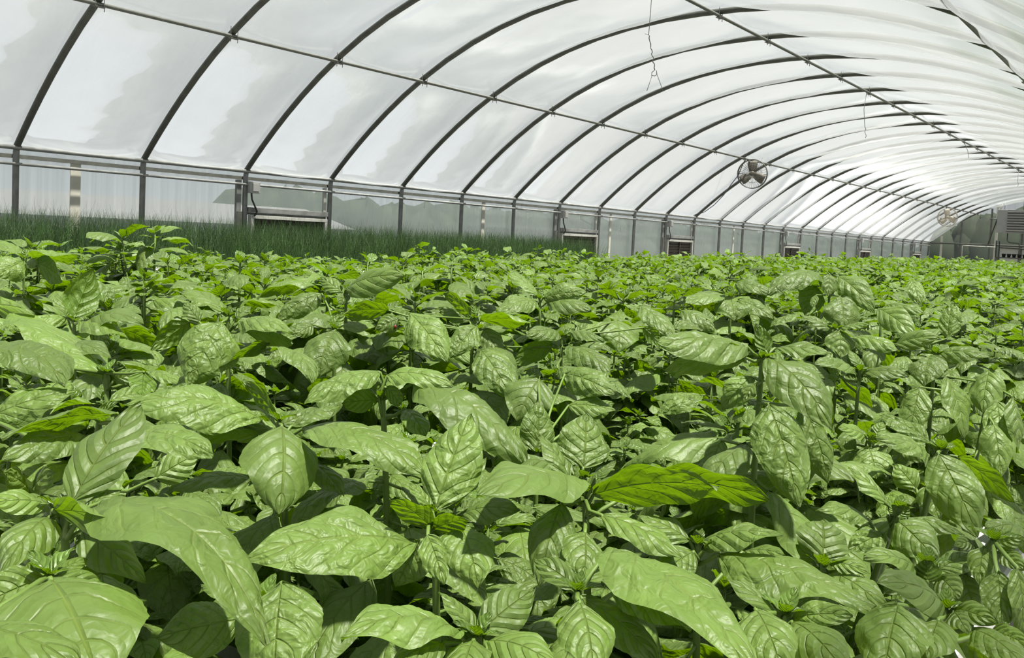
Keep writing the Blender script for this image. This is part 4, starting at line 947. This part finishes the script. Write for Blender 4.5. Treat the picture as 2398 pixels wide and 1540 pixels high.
def st_mesh(st, name='stem'):
    o = st.build(name, 'stem', None, True); me = o.data; bpy.data.objects.remove(o); return me
near_v = [(a.mesh('foliage', 'leaf'), st_mesh(c), [x.mesh('shoot_tip', 'shoot') for x in b]) for a, b, c in variants(10, 0, 3, 100)]
mid_v = [(a.mesh('foliage', 'leaf'), st_mesh(c), [x.mesh('shoot_tip', 'shoot') for x in b]) for a, b, c in variants(8, 1, 3, 300)]
far_v = variants(8, 2, 3, 500, 0.44)

def zone_label(dep, u):
    side = 'at the left' if u < 800 else ('in the middle' if u < 1600 else 'at the right')
    if dep < 1.3: return 'basil plant with big glossy leaves among the nearest rows, '+side+' of the photo'
    if dep < 2.3: return 'basil plant a few rows back in the bed, '+side+' of the photo'
    return 'basil plant in the crowded rows further back, '+side+' of the photo'

def place_plant(dep, x, y, z, u, label, meshes, scl, rz, group):
    root = empty('basil_plant', (x, y, TT), label, 'basil plant', group)
    root.rotation_euler = (0, 0, rz); root.scale = (scl, scl, scl)
    for nm, me in [('foliage', meshes[0]), ('stem', meshes[1])]+[('shoot_tip', x) for x in meshes[2]]:
        o = bpy.data.objects.new(nm, me); COL.objects.link(o); o.parent = root
    return root
NIND = 215
for q, (dep, x, y, z, u, v) in enumerate(cands[:NIND]):
    vs = near_v if dep < 1.9 else mid_v
    lab = zone_label(dep, u)
    k = 0
    while k < 6 and dep < 2.3 and hits_hero(x, y, z): z -= 0.03; k += 1
    if z < TT+0.13: continue
    place_plant(dep, x, y, z, u, lab, vs[rng.randrange(len(vs))], (z-TT)/NEAR_H, rng.uniform(0, 2*PI), lab.split(',')[0])
# short young plants filling the gaps low between the nearest ones
nu_ = 0
for dep, x, y, z, u, v in [c for c in cands if c[0] < 1.7]:
    x2, y2 = x+SP*0.5, y+SP*0.5
    if nu_ >= 48 or x2 > -0.15 or pix((x2, y2, 1.1))[2] < 0.35: continue
    zz = TT+rng.uniform(0.17, 0.22); u2 = pix((x2, y2, zz))[0]
    if not -150 < u2 < 2550 or hits_hero(x2, y2, zz, 0.04) or blocks_gap(x2, y2, zz): continue
    lab = 'short basil plant hidden low between its taller neighbours, '+('at the left' if u2 < 800 else 'in the middle' if u2 < 1600 else 'at the right')+' of the photo'
    r_ = place_plant(dep, x2, y2, zz, u2, lab, near_v[rng.randrange(len(near_v))], (zz-TT)/NEAR_H, rng.uniform(0, 6.28), lab.split(',')[0])
    r_.scale = (0.8, 0.8, (zz-TT)/NEAR_H); nu_ += 1
big = LM(); bsh = LM()
for dep, x, y, z, u, v in cands[NIND:]:
    lm, sm, st = far_v[rng.randrange(len(far_v))]
    k = (z-TT)/0.44; a = rng.uniform(0, 2*PI); c, s_ = math.cos(a), math.sin(a)
    for src, dst in [(lm, big)]+[(x, bsh) for x in sm]:
        V, F, UV, T = src.arrays()
        X = (V[:, 0]*c-V[:, 1]*s_)*k+x; Y = (V[:, 0]*s_+V[:, 1]*c)*k+y; Z = V[:, 2]*k+TT
        W_ = np.stack([X, Y, Z], -1)
        keep = F
        dst.V.append(W_); dst.F.append(F+dst.n); dst.UV.append(UV); dst.T.append(T); dst.n += len(W_)
o = bpy.data.objects.new('basil_bed', big.mesh('basil_bed', 'leaf')); COL.objects.link(o)
tag(o, 'far rows of bright green basil merging into one mass towards the end wall', 'basil bed', None, 'stuff')
o2 = bpy.data.objects.new('shoot_tips', bsh.mesh('shoot_tips', 'shoot')); COL.objects.link(o2); o2.parent = o
tag(o2, kind='stuff')
# ------------------------------------------------------------------ ladybird on a leaf in the middle
bpy.context.view_layer.update()
dirv = Vector(at(925, 765, 1.0)-CAMP).normalized()
hit = S.ray_cast(bpy.context.evaluated_depsgraph_get(), Vector(CAMP), dirv)
lp = np.array(hit[1]); ln = np.array(hit[2]); ln = ln if ln.dot(-np.array(dirv)) > 0 else -ln
lu = unit(np.array([0.2, 0.1, 1.0])-ln*(np.array([0.2, 0.1, 1.0]).dot(ln))); lv = np.cross(ln, lu)
def dome(c, ru, rv, rh, n=14, k=6):
    V = []; F = []
    for i in range(k+1):
        th = PI/2*i/k
        for j in range(n):
            a = 2*PI*j/n; V.append(c+lu*ru*math.cos(th)*math.cos(a)+lv*rv*math.cos(th)*math.sin(a)+ln*rh*math.sin(th))
    for i in range(k):
        for j in range(n): F.append((i*n+j, i*n+(j+1) % n, (i+1)*n+(j+1) % n, (i+1)*n+j))
    return V, F
lb = empty('ladybird', lp, 'tiny dark red ladybird sitting on a basil leaf in the middle', 'ladybird')
m = MB(); m.add(*dome(lp+ln*0.0004, 0.0036, 0.0031, 0.0026)); m.build('wing_case', 'red', lb, True, origin=lp)
m = MB(); m.add(*dome(lp+ln*0.0004+lu*0.0034, 0.0014, 0.0018, 0.0016)); m.build('head', 'black', lb, True, origin=lp)
for a_, b_ in ((0.0012, 0.0014), (0.0012, -0.0014), (-0.0014, 0.0013), (-0.0014, -0.0013)):
    m = MB(); m.add(*dome(lp+ln*0.0018+lu*a_+lv*b_, 0.0006, 0.0006, 0.0008)); m.build('spot', 'black', lb, True, origin=lp)
print('CANDS', len(cands), cands[NIND][0])
